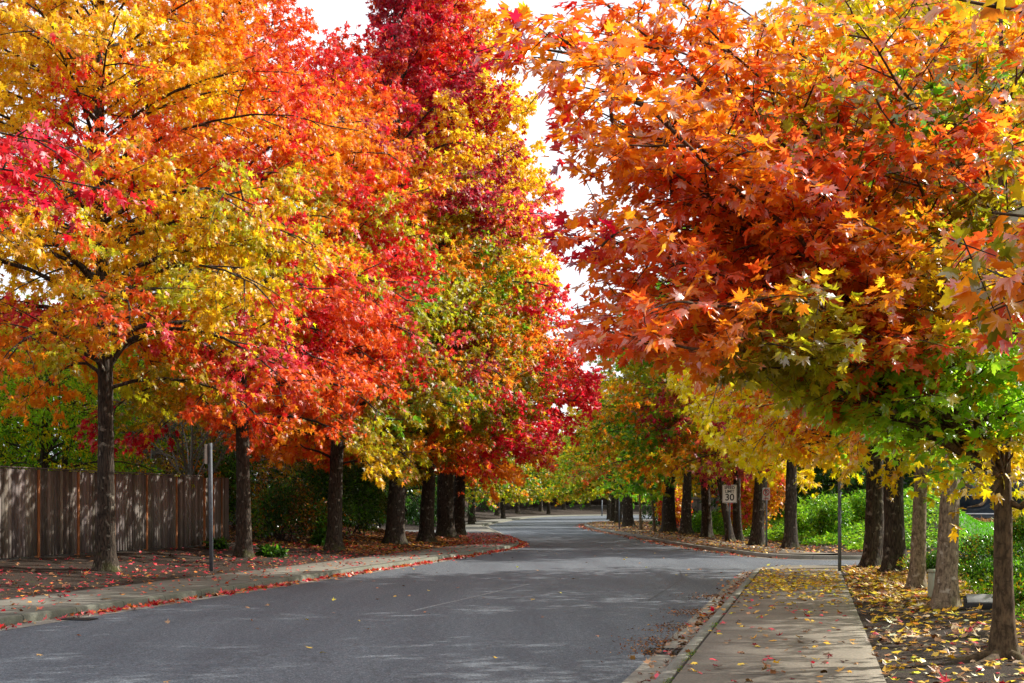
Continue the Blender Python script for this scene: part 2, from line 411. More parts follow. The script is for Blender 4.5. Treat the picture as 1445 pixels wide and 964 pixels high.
def concrete(name, base, joint_w, joint_step, edge=None, stain=(.07, .075, .045)):
    m, N, L = newmat(name)
    tc = N.new('ShaderNodeTexCoord')
    n1 = N.new('ShaderNodeTexNoise'); n1.inputs['Scale'].default_value = 40; n1.inputs['Detail'].default_value = 6
    L.new(tc.outputs['Object'], n1.inputs['Vector'])
    r1 = ramp(N, [(.3, tuple(c * .72 for c in base)), (.7, tuple(c * 1.25 for c in base))]); L.new(n1.outputs['Fac'], r1.inputs[0])
    n2 = N.new('ShaderNodeTexNoise'); n2.inputs['Scale'].default_value = 1.1; n2.inputs['Detail'].default_value = 8; n2.inputs['Roughness'].default_value = .65
    L.new(tc.outputs['Object'], n2.inputs['Vector'])
    r2 = ramp(N, [(.42, (0, 0, 0)), (.72, (.75, .75, .75))]); L.new(n2.outputs['Fac'], r2.inputs[0])
    mx = N.new('ShaderNodeMixRGB'); mx.inputs[2].default_value = (*stain, 1); L.new(r2.outputs[0], mx.inputs[0]); L.new(r1.outputs[0], mx.inputs[1])
    sp = N.new('ShaderNodeSeparateXYZ'); L.new(tc.outputs['UV'], sp.inputs[0])
    md = N.new('ShaderNodeMath'); md.operation = 'PINGPONG'; md.inputs[1].default_value = joint_step / 2; L.new(sp.outputs['X'], md.inputs[0])
    lt = N.new('ShaderNodeMath'); lt.operation = 'LESS_THAN'; lt.inputs[1].default_value = joint_w; L.new(md.outputs[0], lt.inputs[0])
    fac = lt.outputs[0]
    if edge is not None:                       # mossy seam along one edge
        d = N.new('ShaderNodeMath'); d.operation = 'SUBTRACT'; d.inputs[1].default_value = edge; L.new(sp.outputs['Y'], d.inputs[0])
        ab = N.new('ShaderNodeMath'); ab.operation = 'ABSOLUTE'; L.new(d.outputs[0], ab.inputs[0])
        l2 = N.new('ShaderNodeMath'); l2.operation = 'LESS_THAN'; l2.inputs[1].default_value = .012; L.new(ab.outputs[0], l2.inputs[0])
        mxx = N.new('ShaderNodeMath'); mxx.operation = 'MAXIMUM'; L.new(fac, mxx.inputs[0]); L.new(l2.outputs[0], mxx.inputs[1]); fac = mxx.outputs[0]
    m3 = N.new('ShaderNodeMixRGB'); m3.inputs[2].default_value = (.025, .024, .018, 1); L.new(fac, m3.inputs[0]); L.new(mx.outputs[0], m3.inputs[1])
    p = N.new('ShaderNodeBsdfPrincipled'); p.inputs['Roughness'].default_value = .88; p.inputs['Specular IOR Level'].default_value = .25
    L.new(m3.outputs[0], p.inputs['Base Color'])
    sub = N.new('ShaderNodeMath'); sub.operation = 'MULTIPLY_ADD'; sub.inputs[1].default_value = -1.5; L.new(fac, sub.inputs[0]); L.new(n1.outputs['Fac'], sub.inputs[2])
    b = N.new('ShaderNodeBump'); b.inputs['Strength'].default_value = .35; b.inputs['Distance'].default_value = .012
    L.new(sub.outputs[0], b.inputs['Height']); L.new(b.outputs[0], p.inputs['Normal'])
    o = N.new('ShaderNodeOutputMaterial'); L.new(p.outputs[0], o.inputs['Surface'])
    return m
M_KERB = concrete('kerb_concrete', (.22, .21, .18), .008, 1.5, None, (.10, .10, .07))
M_WALK = concrete('sidewalk_concrete', (.23, .20, .155), .012, 1.52, .185, (.125, .11, .085))
M_WALKL = concrete('shade_toned_sidewalk_concrete', (.155, .145, .12), .008, 1.5, None, (.085, .08, .062))  # darker copy for the left walk, its shade put into the base colour
M_KERBL = concrete('shade_toned_mossy_kerb_concrete', (.15, .15, .115), .010, 1.5, None, (.075, .08, .05))  # left kerb: shade put into the darker base colour, plus greenish moss
M_GUT = concrete('gutter_concrete', (.26, .24, .20), .006, 3.0, None, (.08, .075, .06))

KO = (-.004, .012, .045, .16, .162); KZs = (-.02, .105, KZ - .003, KZ, KZ - .05)
def street_edge(P, side, Pw, mk=None, mw=None):
    tag(ribbon('kerb', P, KO, KZs, mk or M_KERB, side, smooth=False), kind='structure')
    tag(ribbon('gutter', P, (-.36, -.004), (.004, .006), M_GUT, side), kind='structure')
    if Pw is not None:
        tag(ribbon('sidewalk', Pw, (.166, .17, 1.86, SW, SW + .02), (KZ - .05, KZ + .001, KZ + .004, KZ + .004, KZ - .06), mw or M_WALK, side), kind='structure')
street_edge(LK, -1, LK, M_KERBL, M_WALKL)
n1_ = 61
i_end = int(np.argmin(np.abs(RK1[:60, 1] - 34.4)))
street_edge(RK1, 1, RK1[:i_end + 1])
# corner apron of the near right sidewalk
nn = side_normals(RK1)
arc = RK1[i_end:i_end + 12] + nn[i_end:i_end + 12] * .17
Rg = RK1[i_end] + nn[i_end] * SW
end = np.array([rk(36.4) + 2.1, 36.55])
rr = np.array([Rg + (end - Rg) * t for t in np.linspace(0, 1, len(arc))])
arc = arc[arc[:, 0] < rk(36.4) + 2.15]; rr = rr[:len(arc)]
V = np.vstack([np.c_[arc, np.full(len(arc), KZ + .0)], np.c_[rr, np.full(len(arc), KZ + .003)]])
k = len(arc)
f = np.array([(i, k + i, k + i + 1, i + 1) for i in range(k - 1)])
tag(obj('sidewalk', mesh_np('sidewalk', V, f, M_WALK, uv=np.c_[np.full(len(V), .4), np.full(len(V), .8)])), kind='structure')
i2 = int(np.argmax((RK2[:, 1] > 43.9) & (RK2[:, 0] < 9.3)))
street_edge(RK2, 1, RK2[i2:])

# faded painted centre line, pale line across the road, driveway
M_LINE = pbr('worn_pale_line', [(.42, (.085, .095, .11)), (.68, (.42, .43, .43))], 22, 6, rough=.8, bump=0)
def strip(name, pts, w, z, mat):
    P = resample(pts, .5); o = ribbon(name, P, (-w / 2, w / 2), (z, z), mat, 1); return tag(o, kind='structure')
strip('road_line', [(-1.6, 22.6), (.34, 30.1)], .075, .004, M_LINE)
strip('road_line', [(4.3, 52.0), (-.1, 62.5)], .12, .004, M_LINE)  # faint pale line slanting across the road
M_TAR = pbr('tar_seam', [(.4, (.018, .018, .02)), (.6, (.035, .035, .038))], 20, 4, rough=.6, bump=0)
strip('tar_seam', [(3.0, 37.5), (5.2, 36.8), (8.5, 37.0), (14, 37.6)], .05, .004, M_TAR)
strip('tar_seam', [(2.4, 25), (3.2, 28.9), (3.9, 32.4), (4.3, 36.3)], .03, .004, M_TAR)
M_DRIVE = concrete('driveway_concrete', (.15, .15, .15), .01, 3.0)
dv = resample([(-1.6, 82), (-8, 81), (-30, 80)], .7)
tag(ribbon('driveway', dv + np.array([[0, 0]]), (-4, 4), (KZ + .016, KZ + .016), M_DRIVE, 1), kind='structure')

# ------------------------------------------------------------------ leaves
def star_leaf(lobes, inner, notch=0.0, seed=0, droop=.18):
    """rim of a palmate leaf as a fan around its middle. lobes: (angle from tip, length)"""
    pts = []
    for i, (a, l) in enumerate(lobes):
        pts.append((a, l))
        if i < len(lobes) - 1:
            b = (a + lobes[i + 1][0]) / 2; pts.append((b, inner * min(l, lobes[i + 1][1]) + notch))
    v = [(0, 0, 0)]
    for a, l in pts:
        a = R_(a); v.append((math.sin(a) * l, math.cos(a) * l, -droop * l * l))
    v.append((0, -.28, 0))
    n = len(v)
    f = [(0, i, i + 1) for i in range(1, n - 1)] + [(0, n - 1, 1)]
    v = np.array(v); v[:, 1] += .28
    return v, np.array(f)
SWEET = star_leaf([(-115, .42), (-58, .62), (0, .72), (58, .62), (115, .42)], .42, 0, 0)
SWEET_FAR = star_leaf([(-70, .6), (0, .72), (70, .6)], .5)
# maple: five lobes with shoulder teeth
def maple_leaf():
    half = [(0, .80), (9, .56), (17, .58), (24, .36), (36, .52), (46, .76), (57, .56), (66, .54), (80, .34), (98, .44), (108, .52), (125, .36), (150, .30)]
    full = [(-a, l) for a, l in half[:0:-1]] + half
    v = [(0, 0, 0)]
    for a, l in full:
        a_ = R_(a); z = -.26 * l * l + .16 * abs(math.sin(a_)) * l + (.05 if abs(a) in (0, 46, 108) else -.0)
        v.append((math.sin(a_) * l, math.cos(a_) * l, z))
    v.append((0, -.16, 0))
    n = len(v); f = [(0, i, i + 1) for i in range(1, n - 1)] + [(0, n - 1, 1)]
    v = np.array(v); v[:, 1] += .16
    return v, np.array(f)
MAPLE = maple_leaf()
MAPLE_MID = star_leaf([(-108, .48), (-80, .36), (-48, .72), (-24, .5), (0, .8), (24, .5), (48, .72), (80, .36), (108, .48)], .72, 0)
OVAL = (np.array([(0, 0, 0), (-.2, .45, .03), (0, .5, -.03), (.2, .45, .03), (0, 1, -.1)], float), np.array([(0, 2, 1), (0, 3, 2), (1, 2, 4), (2, 3, 4)]))

def leaf_mesh(name, mat, P, T, Nn, S, C, tpl, rng, warp=.25):
    V, Fc = tpl
    T = norm(T); B = norm(np.cross(T, Nn)); Nn = np.cross(B, T)
    n = len(P); k = len(V)
    curl = 1 + warp * 4 * rng.normal(size=(n, 1))
    wid = rng.uniform(.85, 1.1, (n, 1))
    k1, k2, k3 = rng.normal(size=(3, n, 1)) * np.array([.55, .45, .16])[:, None, None]
    X, Y, Z = V[None, :, 0], V[None, :, 1], V[None, :, 2]
    vx = X * wid + k3 * Y * np.abs(X) * 1.6; vz = Z * curl + k1 * X * X * .8 + k2 * (Y - .3) ** 2; vy = Y + .5 * k3 * X
    verts = P[:, None] + S[:, None, None] * (vx[:, :, None] * B[:, None] + vy[:, :, None] * T[:, None] + vz[:, :, None] * Nn[:, None])
    faces = (np.arange(n) * k)[:, None, None] + Fc[None]
    cols = np.repeat(C, k, 0)
    return mesh_np(name, verts.reshape(-1, 3), faces.reshape(-1, 3), mat, cols)

CN = dict(gold=(248, 184, 38), gold2=(222, 172, 32), orange=(248, 142, 36), dorange=(230, 126, 30), rorange=(238, 92, 40), red=(222, 38, 46), crim=(194, 20, 52), dkred=(172, 38, 64),
          yg=(190, 182, 38), yel=(254, 206, 26), dyel=(242, 180, 22), grn=(96, 144, 32), lgrn=(158, 202, 46), olive=(150, 136, 26), pink=(230, 66, 88), purple=(162, 44, 62),
          hot=(236, 40, 66), brown=(110, 66, 28), dgrn=(48, 82, 26), pale=(226, 200, 158), tan=(170, 120, 70))
CL = {k: s2l(*v) for k, v in CN.items()}

def proj(P, yd=None):
    y = P[:, 1] if yd is None else yd
    return CX + F * P[:, 0] / y, HZ - F * (P[:, 2] - CH) / y

class Tree:
    def __init__(s, seed):
        s.rng = np.random.default_rng(seed); s.tub = []; s.twig = []; s.P = []; s.T = []; s.ids = []; s.nid = 0
    def polyline(s, start, az, el, length, droop, n=7, wander=.10):
        r = s.rng; p = [np.array(start, float)]; st = length / (n - 1); a = az; e = el
        for i in range(n - 1):
            d = np.array([math.cos(e) * math.cos(a), math.cos(e) * math.sin(a), math.sin(e)])
            p.append(p[-1] + d * st)
            a += r.normal() * wander; e += -droop / (n - 1) + r.normal() * wander * .5
        return np.array(p)
    def spray(s, pl, r0, leaf_step=.06, l2=None, n2=None, s0=.2, twigs=True, l3=(.2, .42), sub_droop=.35, tw_step=.17, flat=.35, per=1.0):
        """secondary branches and leafy twigs along one limb"""
        r = s.rng; n = len(pl); L = np.sum(np.linalg.norm(np.diff(pl, axis=0), axis=1))
        s.tub.append((pl, np.linspace(r0, max(.006, r0 * .18), n)))
        n2 = n2 or max(3, int(L * 2.3))
        for i in range(n2 + 1):
            u = s0 + (1 - s0) * (i + r.uniform(-.3, .3)) / n2; u = min(max(u, .05), .999)
            q = u * (n - 1); k = min(int(q), n - 2); p = pl[k] + (pl[k + 1] - pl[k]) * (q - k)
            d = norm(pl[k + 1] - pl[k]); az = math.atan2(d[1], d[0]); el = math.asin(np.clip(d[2], -1, 1))
            sgn = 1 if i % 2 else -1
            ang = sgn * r.uniform(.6, 1.2) if i < n2 else r.normal() * .15
            le = (l2 or L * .42) * (1.2 - u) * r.uniform(.75, 1.25) + .35
            b = s.polyline(p, az + ang, el * .6 + r.normal() * flat + .08, le, sub_droop * r.uniform(.3, 1.4), 5, .12)
            s.tub.append((b, np.linspace(max(.006, r0 * .34), .004, 5)))
            sid = s.nid; s.nid += 1
            nt = max(3, int(le / tw_step))
            for j in range(nt + 1):
                w = .12 + .88 * j / nt; q2 = w * 4; k2 = min(int(q2), 3); p2 = b[k2] + (b[k2 + 1] - b[k2]) * (q2 - k2)
                d2 = norm(b[k2 + 1] - b[k2])
                rd = r.normal(size=3); rd[2] *= .55
                d3 = norm(d2 * (.55 if j < nt else 1.6) + norm(rd) * .8); l = r.uniform(*l3)
                e = p2 + d3 * l + np.array([0, 0, -.12 * l])
                s.twig.append((p2, e))
                m = max(2, int(per * l / leaf_step))
                w3 = np.r_[r.uniform(.15, 1, m), 1, 1][:, None]
                s.P.append(p2 + (e - p2) * w3); s.T.append(np.tile(d3, (len(w3), 1))); s.ids.append(np.full(len(w3), sid))
    def leaves(s): return np.vstack(s.P), np.vstack(s.T), np.concatenate(s.ids)

def trunk_mesh(base, H, r0, lean, rng, seg=26, sides=16, bend=.12, top_r=.12, flare=.6):
    z = np.r_[-.15, 0, .05, .12, .22, .36, .55, .8, np.linspace(1.15, H, seg)]
    ph = rng.uniform(0, 6.3, 6); a = np.linspace(0, 2 * math.pi, sides, endpoint=False)
    ax = np.stack([base[0] + lean[0] * z + bend * np.sin(z * .33 + ph[0]) - bend * math.sin(ph[0]), base[1] + lean[1] * z + bend * np.sin(z * .29 + ph[1]) - bend * math.sin(ph[1]), base[2] + z], 1)
    rad = r0 * (top_r + (1 - top_r) * (1 - np.clip(z / H, 0, 1)) ** .9)
    fl = flare * np.exp(-np.maximum(z, 0) / .17) + .16 * np.exp(-np.maximum(z, 0) / .8)
    lob = .5 + .5 * np.cos(a[None] * 5 + ph[2] + np.sin(a[None] * 2 + ph[3]))
    rr = rad[:, None] * (1 + fl[:, None] * (.45 + .75 * lob) + .06 * np.sin(a[None] * 3 + z[:, None] * 1.1 + ph[4]) + .035 * rng.normal(size=(len(z), sides)))
    v = np.stack([ax[:, 0:1] + rr * np.cos(a), ax[:, 1:2] + rr * np.sin(a), np.repeat(ax[:, 2:3], sides, 1)], -1).reshape(-1, 3)
    i = np.arange(len(z) - 1)[:, None] * sides; j = np.arange(sides)[None]
    f = np.stack([i + j, i + (j + 1) % sides, i + sides + (j + 1) % sides, i + sides + j], -1).reshape(-1, 4)
    return v, f, ax, rad

def finish_tree(t, name, label, cat, base, trunk, leaf_mat_, tpl, size, colfun, bark=None, target=None, group=None, keep=None, twig_sides=3,
                leaf_droop=.95, tilt=.7, petiole=.05, twig_mesh=True, up=.55, outw=.45, twig_mat=None, limb_keep=None):
    limb_keep = limb_keep or keep
    rng = t.rng; base = np.array(base, float)
    root = thing(name, label, cat, tuple(base), 0, group)
    mb = MB()
    if trunk is not None: mb.add(trunk[0] - base, trunk[1])
    for pl, rad in t.tub:
        if keep is not None:
            kk = limb_keep(pl)
            if not kk.all():
                c_ = int(np.argmin(kk))
                if c_ < 3: continue
                c_ -= 1 if len(pl) < 7 else 0
                pl, rad = pl[:c_], rad[:c_] * np.linspace(1, .15, c_)
        big = rad[0] > .025
        v, f = tube(pl - base, rad, 8 if rad[0] > .05 else (5 if big else 4)); mb.add(v, f)
    P, T, ids = t.leaves()
    if keep is not None:
        k = keep(P); P, T, ids = P[k], T[k], ids[k]
    if target and len(P) > target:
        k = rng.permutation(len(P))[:target]; P, T, ids = P[k], T[k], ids[k]
    if bark is not None:
        mb.build('trunk', bark, root, smooth=True)
    n = len(P)
    rd = rng.normal(size=(n, 3))
    off = norm(T * .5 + rd * .7 + np.array([0, 0, .1])) * petiole * rng.uniform(.4, 1.6, (n, 1))
    out = P - base; out[:, 2] = 0; out = norm(out)
    Tt = norm(T * .5 + rd * .55 + out * .35 + np.array([0, 0, -leaf_droop]))
    Nn = norm(np.array([0, 0, up]) + rng.normal(size=(n, 3)) * tilt + out * outw)
    S = size * rng.uniform(.65, 1.2, n)
    C = colfun(P, ids, rng)
    crown = obj('crown', leaf_mesh('crown', leaf_mat_, P + off - base, Tt, Nn, S, C, tpl, rng), root)
    if twig_mesh and t.twig:
        A = np.array([a for a, b in t.twig]) - base; B = np.array([b for a, b in t.twig]) - base
        if keep is not None:
            k = keep(B + base); A, B = A[k], B[k]
        d = norm(B - A); u = norm(np.cross(d, np.array([[.3, .2, .9]]))); w = np.cross(d, u)
        a3 = np.array([0, 2.094, 4.189])
        ring = (np.cos(a3)[None, :, None] * u[:, None] + np.sin(a3)[None, :, None] * w[:, None])
        v = np.concatenate([A[:, None] + ring * .005, B[:, None] + ring * .0025], 1).reshape(-1, 3)
        i = (np.arange(len(A)) * 6)[:, None]; q = np.array([[0, 1, 4, 3], [1, 2, 5, 4], [2, 0, 3, 5]])
        f = (i[:, None] + q[None]).reshape(-1, 4)
        obj('twig', mesh_np('twig', v, f, twig_mat or M_TWIG), root)
    return root

def col_ctrl(ctrl, yd, js=20, jl=12, vj=.15):
    cp = np.array([(c[0], c[1]) for c in ctrl], float); cc = np.array([CL[c[2]] for c in ctrl])
    def fn(P, ids, rng):
        px, py = proj(P, yd)
        n = ids.max() + 1
        sj = rng.normal(size=(n, 2)) * js
        q = np.stack([px, py], 1) + sj[ids] + rng.normal(size=(len(P), 2)) * jl
        idx = np.empty(len(P), int)
        for s in range(0, len(P), 20000):
            d = ((q[s:s + 20000, None] - cp[None]) ** 2).sum(-1); idx[s:s + 20000] = d.argmin(1)
        c = cc[idx]
        other = cc[rng.permutation(idx)]
        w = np.clip(rng.normal(size=(len(P), 1)) * .07 + .04, 0, .35)
        c = c * (1 - w) + other * w
        return np.clip(c * np.exp(rng.normal(size=(len(P), 1)) * vj) * np.exp(rng.normal(size=(len(P), 3)) * .06), 0.003, .92)
    return fn

def col_pal(pal, vj=.18, mix=.25):
    names = [p for p, w in pal]; ws = np.array([w for p, w in pal], float); ws /= ws.sum(); cc = np.array([CL[p] for p in names])
    def fn(P, ids, rng):
        n = ids.max() + 1
        base = rng.choice(len(names), n, p=ws)[ids]
        sw = rng.random(len(P)) < mix; base = np.where(sw, rng.choice(len(names), len(P), p=ws), base)
        c = cc[base]
        return np.clip(c * np.exp(rng.normal(size=(len(P), 1)) * vj) * np.exp(rng.normal(size=(len(P), 3)) * .08), .003, .92)
    return fn

def crown_shape(t, p=.62, low=.72, peak=.18):
    return np.where(t < peak, low + (1 - low) * np.sin(t / peak * math.pi / 2), np.clip((1 - t) / (1 - peak), 0, 1) ** p)

def street_tree(seed, name, label, cat, x, y, r0, H, zb, R, colfun, nprim=40, leaf=None, tpl=SWEET, mat=None, bark=None, lean=(0, 0), target=30000, group=None, keep=None, bottom=None,
                p=.62, low=.72, peak=.18, droop=(1.0, .5), el=(.35, 1.0), leaf_step=.035, per=1.0, twig_mesh=True, tw_step=.15, l3=(.2, .42), n2f=2.5, z0=None, tilt=.75, sub_droop=.35, xscale=1.0):
    if bottom is not None:
        k0 = keep; keep = (lambda P: bottom(P)) if k0 is None else (lambda P: k0(P) & bottom(P))
    t = Tree(seed); rng = t.rng
    base = (x, y, (gz(x, y) if z0 is None else z0) - .02)
    tv, tf, ax, rad = trunk_mesh(base, H * .97, r0, lean, rng)
    ga = rng.uniform(0, 6.28)
    for i in range(nprim):
        u = (i + rng.uniform(.1, .9)) / nprim
        z = zb + (H * .95 - zb) * u
        k = np.argmin(np.abs(ax[:, 2] - base[2] - z)); st = ax[k].copy(); st[2] = base[2] + z
        L = R * float(crown_shape(np.array(u), p, low, peak)) * rng.uniform(.78, 1.12) + .3
        a = ga + i * 2.39996 + rng.normal() * .25
        e = el[0] + (el[1] - el[0]) * u + rng.normal() * .12
        d = droop[0] + (droop[1] - droop[0]) * u
        pl = t.polyline(st, a, e, L * 1.12, d, 7, .09)
        if xscale != 1: pl[:, 0] = st[0] + (pl[:, 0] - st[0]) * xscale
        t.spray(pl, max(.012, min(rad[k] * .45,   .011 * L + .010)), leaf_step, n2=max(3, int(L * n2f)), per=per, tw_step=tw_step, l3=l3, sub_droop=sub_droop)
    return finish_tree(t, name, label, cat, base, (tv, tf), mat or M_LEAF, tpl, leaf or .17, colfun, bark or M_BARK, target, group, keep, twig_mesh=twig_mesh, tilt=tilt)

# colour patches of the left-hand row, as (x, y, colour) in the view along the street; each tree reads them in its own vertical plane
LEFT = [(-60,60,'orange'),(60,60,'orange'),(150,40,'gold'),(250,40,'orange'),(330,60,'orange'),(400,60,'rorange'),(460,15,'rorange'),(60,140,'gold'),(200,130,'gold'),(300,150,'gold'),(370,160,'orange'),(-60,200,'gold'),(-60,350,'gold'),
 (180,230,'red'),(225,200,'rorange'),(250,260,'dorange'),(210,280,'rorange'),(330,230,'rorange'),(300,200,'orange'),(100,320,'gold'),(200,340,'gold'),(250,300,'gold2'),(300,340,'gold2'),(330,300,'yg'),(400,330,'gold2'),(60,400,'gold'),(20,360,'gold2'),
 (150,420,'gold'),(260,400,'yg'),(280,440,'yg'),(350,400,'gold2'),(380,360,'yg'),(420,420,'yel'),(400,460,'gold2'),(60,450,'pink'),(20,470,'orange'),(110,440,'gold'),(230,440,'rorange'),(150,480,'orange'),(200,490,'gold'),(260,500,'rorange'),(340,480,'gold2'),
 (60,530,'orange'),(110,560,'dorange'),(60,590,'orange'),(150,530,'yg'),(250,540,'olive'),(280,560,'gold2'),(330,560,'orange'),(200,560,'olive'),(205,630,'crim'),(340,545,'pink'),(425,515,'pink'),(485,430,'pink'),(540,410,'pink'),(470,385,'red'),(590,480,'pink'),(-20,130,'gold'),(120,100,'gold'),(30,90,'gold'),(240,90,'gold'),(290,100,'gold'),(-60,500,'orange'),
 (440,100,'red'),(400,140,'rorange'),(520,110,'rorange'),(480,70,'red'),(450,200,'orange'),(500,150,'orange'),(425,190,'red'),(540,190,'orange'),(380,280,'crim'),(400,260,'dorange'),(480,230,'orange'),(440,290,'yg'),(510,240,'orange'),(530,290,'red'),
 (440,330,'gold2'),(470,330,'orange'),(500,370,'yg'),(530,350,'red'),(570,400,'red'),(440,450,'red'),(500,440,'rorange'),(470,520,'rorange'),(430,500,'crim'),(420,560,'rorange'),(350,540,'crim'),(560,430,'rorange'),(400,600,'orange'),(460,600,'rorange'),(350,600,'rorange'),(380,560,'red'),
 (520,550,'rorange'),(530,400,'rorange'),(545,330,'yg'),(560,470,'rorange'),(580,510,'red'),
 (565,50,'dkred'),(600,20,'crim'),(640,70,'red'),(680,30,'orange'),(705,60,'gold'),(720,150,'gold'),(560,90,'crim'),(610,140,'crim'),(655,120,'dkred'),(690,160,'crim'),(650,200,'gold'),(740,180,'gold'),(590,200,'dkred'),(560,160,'rorange'),(620,60,'rorange'),
 (630,240,'gold'),(700,200,'gold'),(755,230,'gold'),(650,260,'dkred'),(700,270,'dkred'),(735,270,'gold'),(580,250,'red'),(600,290,'orange'),(620,330,'yg'),(700,320,'dkred'),(670,340,'olive'),(740,320,'orange'),(760,300,'pink'),(750,370,'gold'),(690,400,'grn'),(720,390,'yg'),
 (600,380,'red'),(650,370,'orange'),(660,420,'olive'),(610,460,'olive'),(640,480,'olive'),(680,460,'yg'),(700,450,'orange'),(740,440,'olive'),(760,420,'red'),(775,390,'gold'),(560,560,'olive'),(600,540,'olive'),(640,530,'orange'),(680,500,'purple'),(700,490,'olive'),(720,520,'orange'),(750,540,'olive'),(690,580,'olive'),
 (600,600,'gold2'),(560,620,'yg'),(580,640,'olive'),(650,640,'orange'),(620,570,'olive'),(520,600,'olive'),(600,500,'olive'),(630,440,'yg'),(640,560,'olive'),(720,560,'olive'),(570,590,'grn'),(660,560,'grn'),(610,430,'grn'),(540,650,'gold2'),
 (780,470,'orange'),(795,440,'hot'),(815,520,'hot'),(800,560,'hot'),(770,600,'hot'),(720,625,'hot'),(690,640,'hot'),(700,685,'orange'),(660,670,'rorange'),(640,600,'gold2'),(755,575,'gold2'),(760,640,'hot'),(740,655,'orange'),(780,500,'rorange')]
def edge_keep(pts, left_side=True):
    yy = np.array([p[1] for p in pts], float); xx = np.array([p[0] for p in pts], float)
    return lambda py: np.interp(py, yy, xx)
# outlines of the crowns against the sky, read in each tree's own depth
def keep_left(yd, slack=0):
    e = edge_keep([(692,-200),(692,0),(716,40),(712,80),(745,130),(762,180),(772,230),(790,270),(795,330),(788,380),(800,420),(830,470),(845,520),(842,620),(780,700)])
    def fn(P):
        px, py = proj(P, yd); return px < e(py) + slack
    return fn

def bottom_left(yd):
    def fn(P):
        px, py = proj(P, yd)
        b = np.interp(px, [-200, 0, 60, 130, 150, 235, 250, 300, 330, 400, 470, 520, 560, 600, 640, 700, 740, 840], [560, 585, 610, 612, 640, 640, 590, 600, 630, 642, 664, 676, 690, 664, 680, 692, 684, 644])
        return py < b + 9 * np.sin(px * .11) + 6 * np.sin(px * .37 + 1)
    return fn
GRP_L = 'sweetgums lining the left sidewalk'
print('trees...')
# crown base, radius etc. measured per tree
def keep_l2(P):
    px, py = proj(P, 38.6)
    return px < np.interp(py, [-300, 0, 20, 60, 90, 130], [482, 482, 455, 432, 440, 900])
street_tree(11, 'sweetgum_tree', 'golden orange sweetgum in front of the wooden fence, nearest of the left row', 'tree', -8.9, 31.0, .2, 16.5, 3.9, 5.0, col_ctrl(LEFT, 31.0), 84, .145, target=135000, bottom=bottom_left(31.0), group=GRP_L, lean=(.006, 0), droop=(1.25, .5))
street_tree(12, 'sweetgum_tree', 'orange and red sweetgum just right of the end of the wooden fence', 'tree', -7.3, 38.6, .205, 17.6, 3.4, 4.6, col_ctrl(LEFT, 38.6), 78, .155, target=105000, bottom=bottom_left(38.6), group=GRP_L, keep=keep_l2, droop=(1.2, .5))
street_tree(13, 'sweetgum_tree', 'scarlet and orange sweetgum with a pale worn patch on its trunk beside the rhododendrons', 'tree', -5.7, 45.2, .24, 16.3, 2.5, 4.4, col_ctrl(LEFT, 45.2), 70, .185, target=74000, bottom=bottom_left(45.2), group=GRP_L, keep=lambda P: ~((proj(P,45.2)[0] < 520) & (proj(P,45.2)[1] < np.interp(proj(P,45.2)[0], [425, 440, 460, 490, 520], [90, 78, 62, 30, 10]))), droop=(1.1, .5))
street_tree(14, 'sweetgum_tree', 'tall crimson topped sweetgum with olive lower leaves and a sunlit trunk', 'tree', -4.3, 52.3, .33, 24.5, 2.4, 4.9, col_ctrl(LEFT, 52.3), 80, .205, tpl=SWEET_FAR, target=75000, bottom=bottom_left(52.3), group=GRP_L, keep=lambda P: keep_left(52.3)(P) & ~((proj(P,52.3)[0] < 525) & (proj(P,52.3)[1] < 85)), droop=(1.1, .5), p=.5)
street_tree(15, 'sweetgum_tree', 'sweetgum with a curved dark trunk close beside the thicker trunk at the leafy bend', 'tree', -3.4, 56.4, .29, 24, 2.9, 4.8, col_ctrl(LEFT, 56.4), 74, .21, tpl=SWEET_FAR, target=60000, bottom=bottom_left(56.4), group=GRP_L, keep=lambda P: keep_left(56.4)(P) & ~((proj(P,56.4)[0] < 535) & (proj(P,56.4)[1] < 100)), lean=(.03, 0), p=.5)
street_tree(16, 'sweetgum_tree', 'yellow and dark red sweetgum with the thickest trunk, at the bend of the left sidewalk', 'tree', -3.0, 65.0, .40, 27, 3.1, 5.9, col_ctrl(LEFT, 65.0), 78, .225, tpl=SWEET_FAR, target=70000, bottom=bottom_left(65.0), group=GRP_L, keep=keep_left(65.0), p=.5)
street_tree(17, 'sweetgum_tree', 'vivid crimson sweetgum reaching over the road behind the thickest left trunk', 'tree', -2.75, 72.0, .33, 20, 3.6, 6.8, col_ctrl(LEFT, 72.0), 72, .235, tpl=SWEET_FAR, target=60000, bottom=bottom_left(72.0), group=GRP_L, keep=keep_left(72.0), p=.6, xscale=1.1)

# crimson sweetgum just outside the left edge: only its reaching limb is in the picture
t = Tree(21); b0 = np.array([-12.6, 20.2, gz(-12.6, 20.2)])
tv, tf, ax, rad = trunk_mesh(b0, 12.5, .2, (0, 0), t.rng)
for i in range(26):
    z = 3.6 + 8.3 * (i + .5) / 26; k = np.argmin(np.abs(ax[:, 2] - z)); a = i * 2.4
    L = 3.2 * float(crown_shape(np.array((i + .5) / 26))) + .3
    t.spray(t.polyline(ax[k], a, .4 + .5 * i / 26, L, .7, 6), .03)
for e, z in (((-5.85, 19.6, 6.1), 6.2), ((-6.6, 20.4, 6.9), 6.6), ((-7.1, 19.2, 5.75), 5.6), ((-7.5, 21, 7.1), 7.2)):
    k = np.argmin(np.abs(ax[:, 2] - z)); A = ax[k]; B = np.array(e)
    pl = np.array([A + (B - A) * u + np.array([0, 0, .5 * math.sin(u * 3.14)]) for u in np.linspace(0, 1, 7)])
    t.spray(pl, .045, l2=1.1, s0=.35, n2=14)
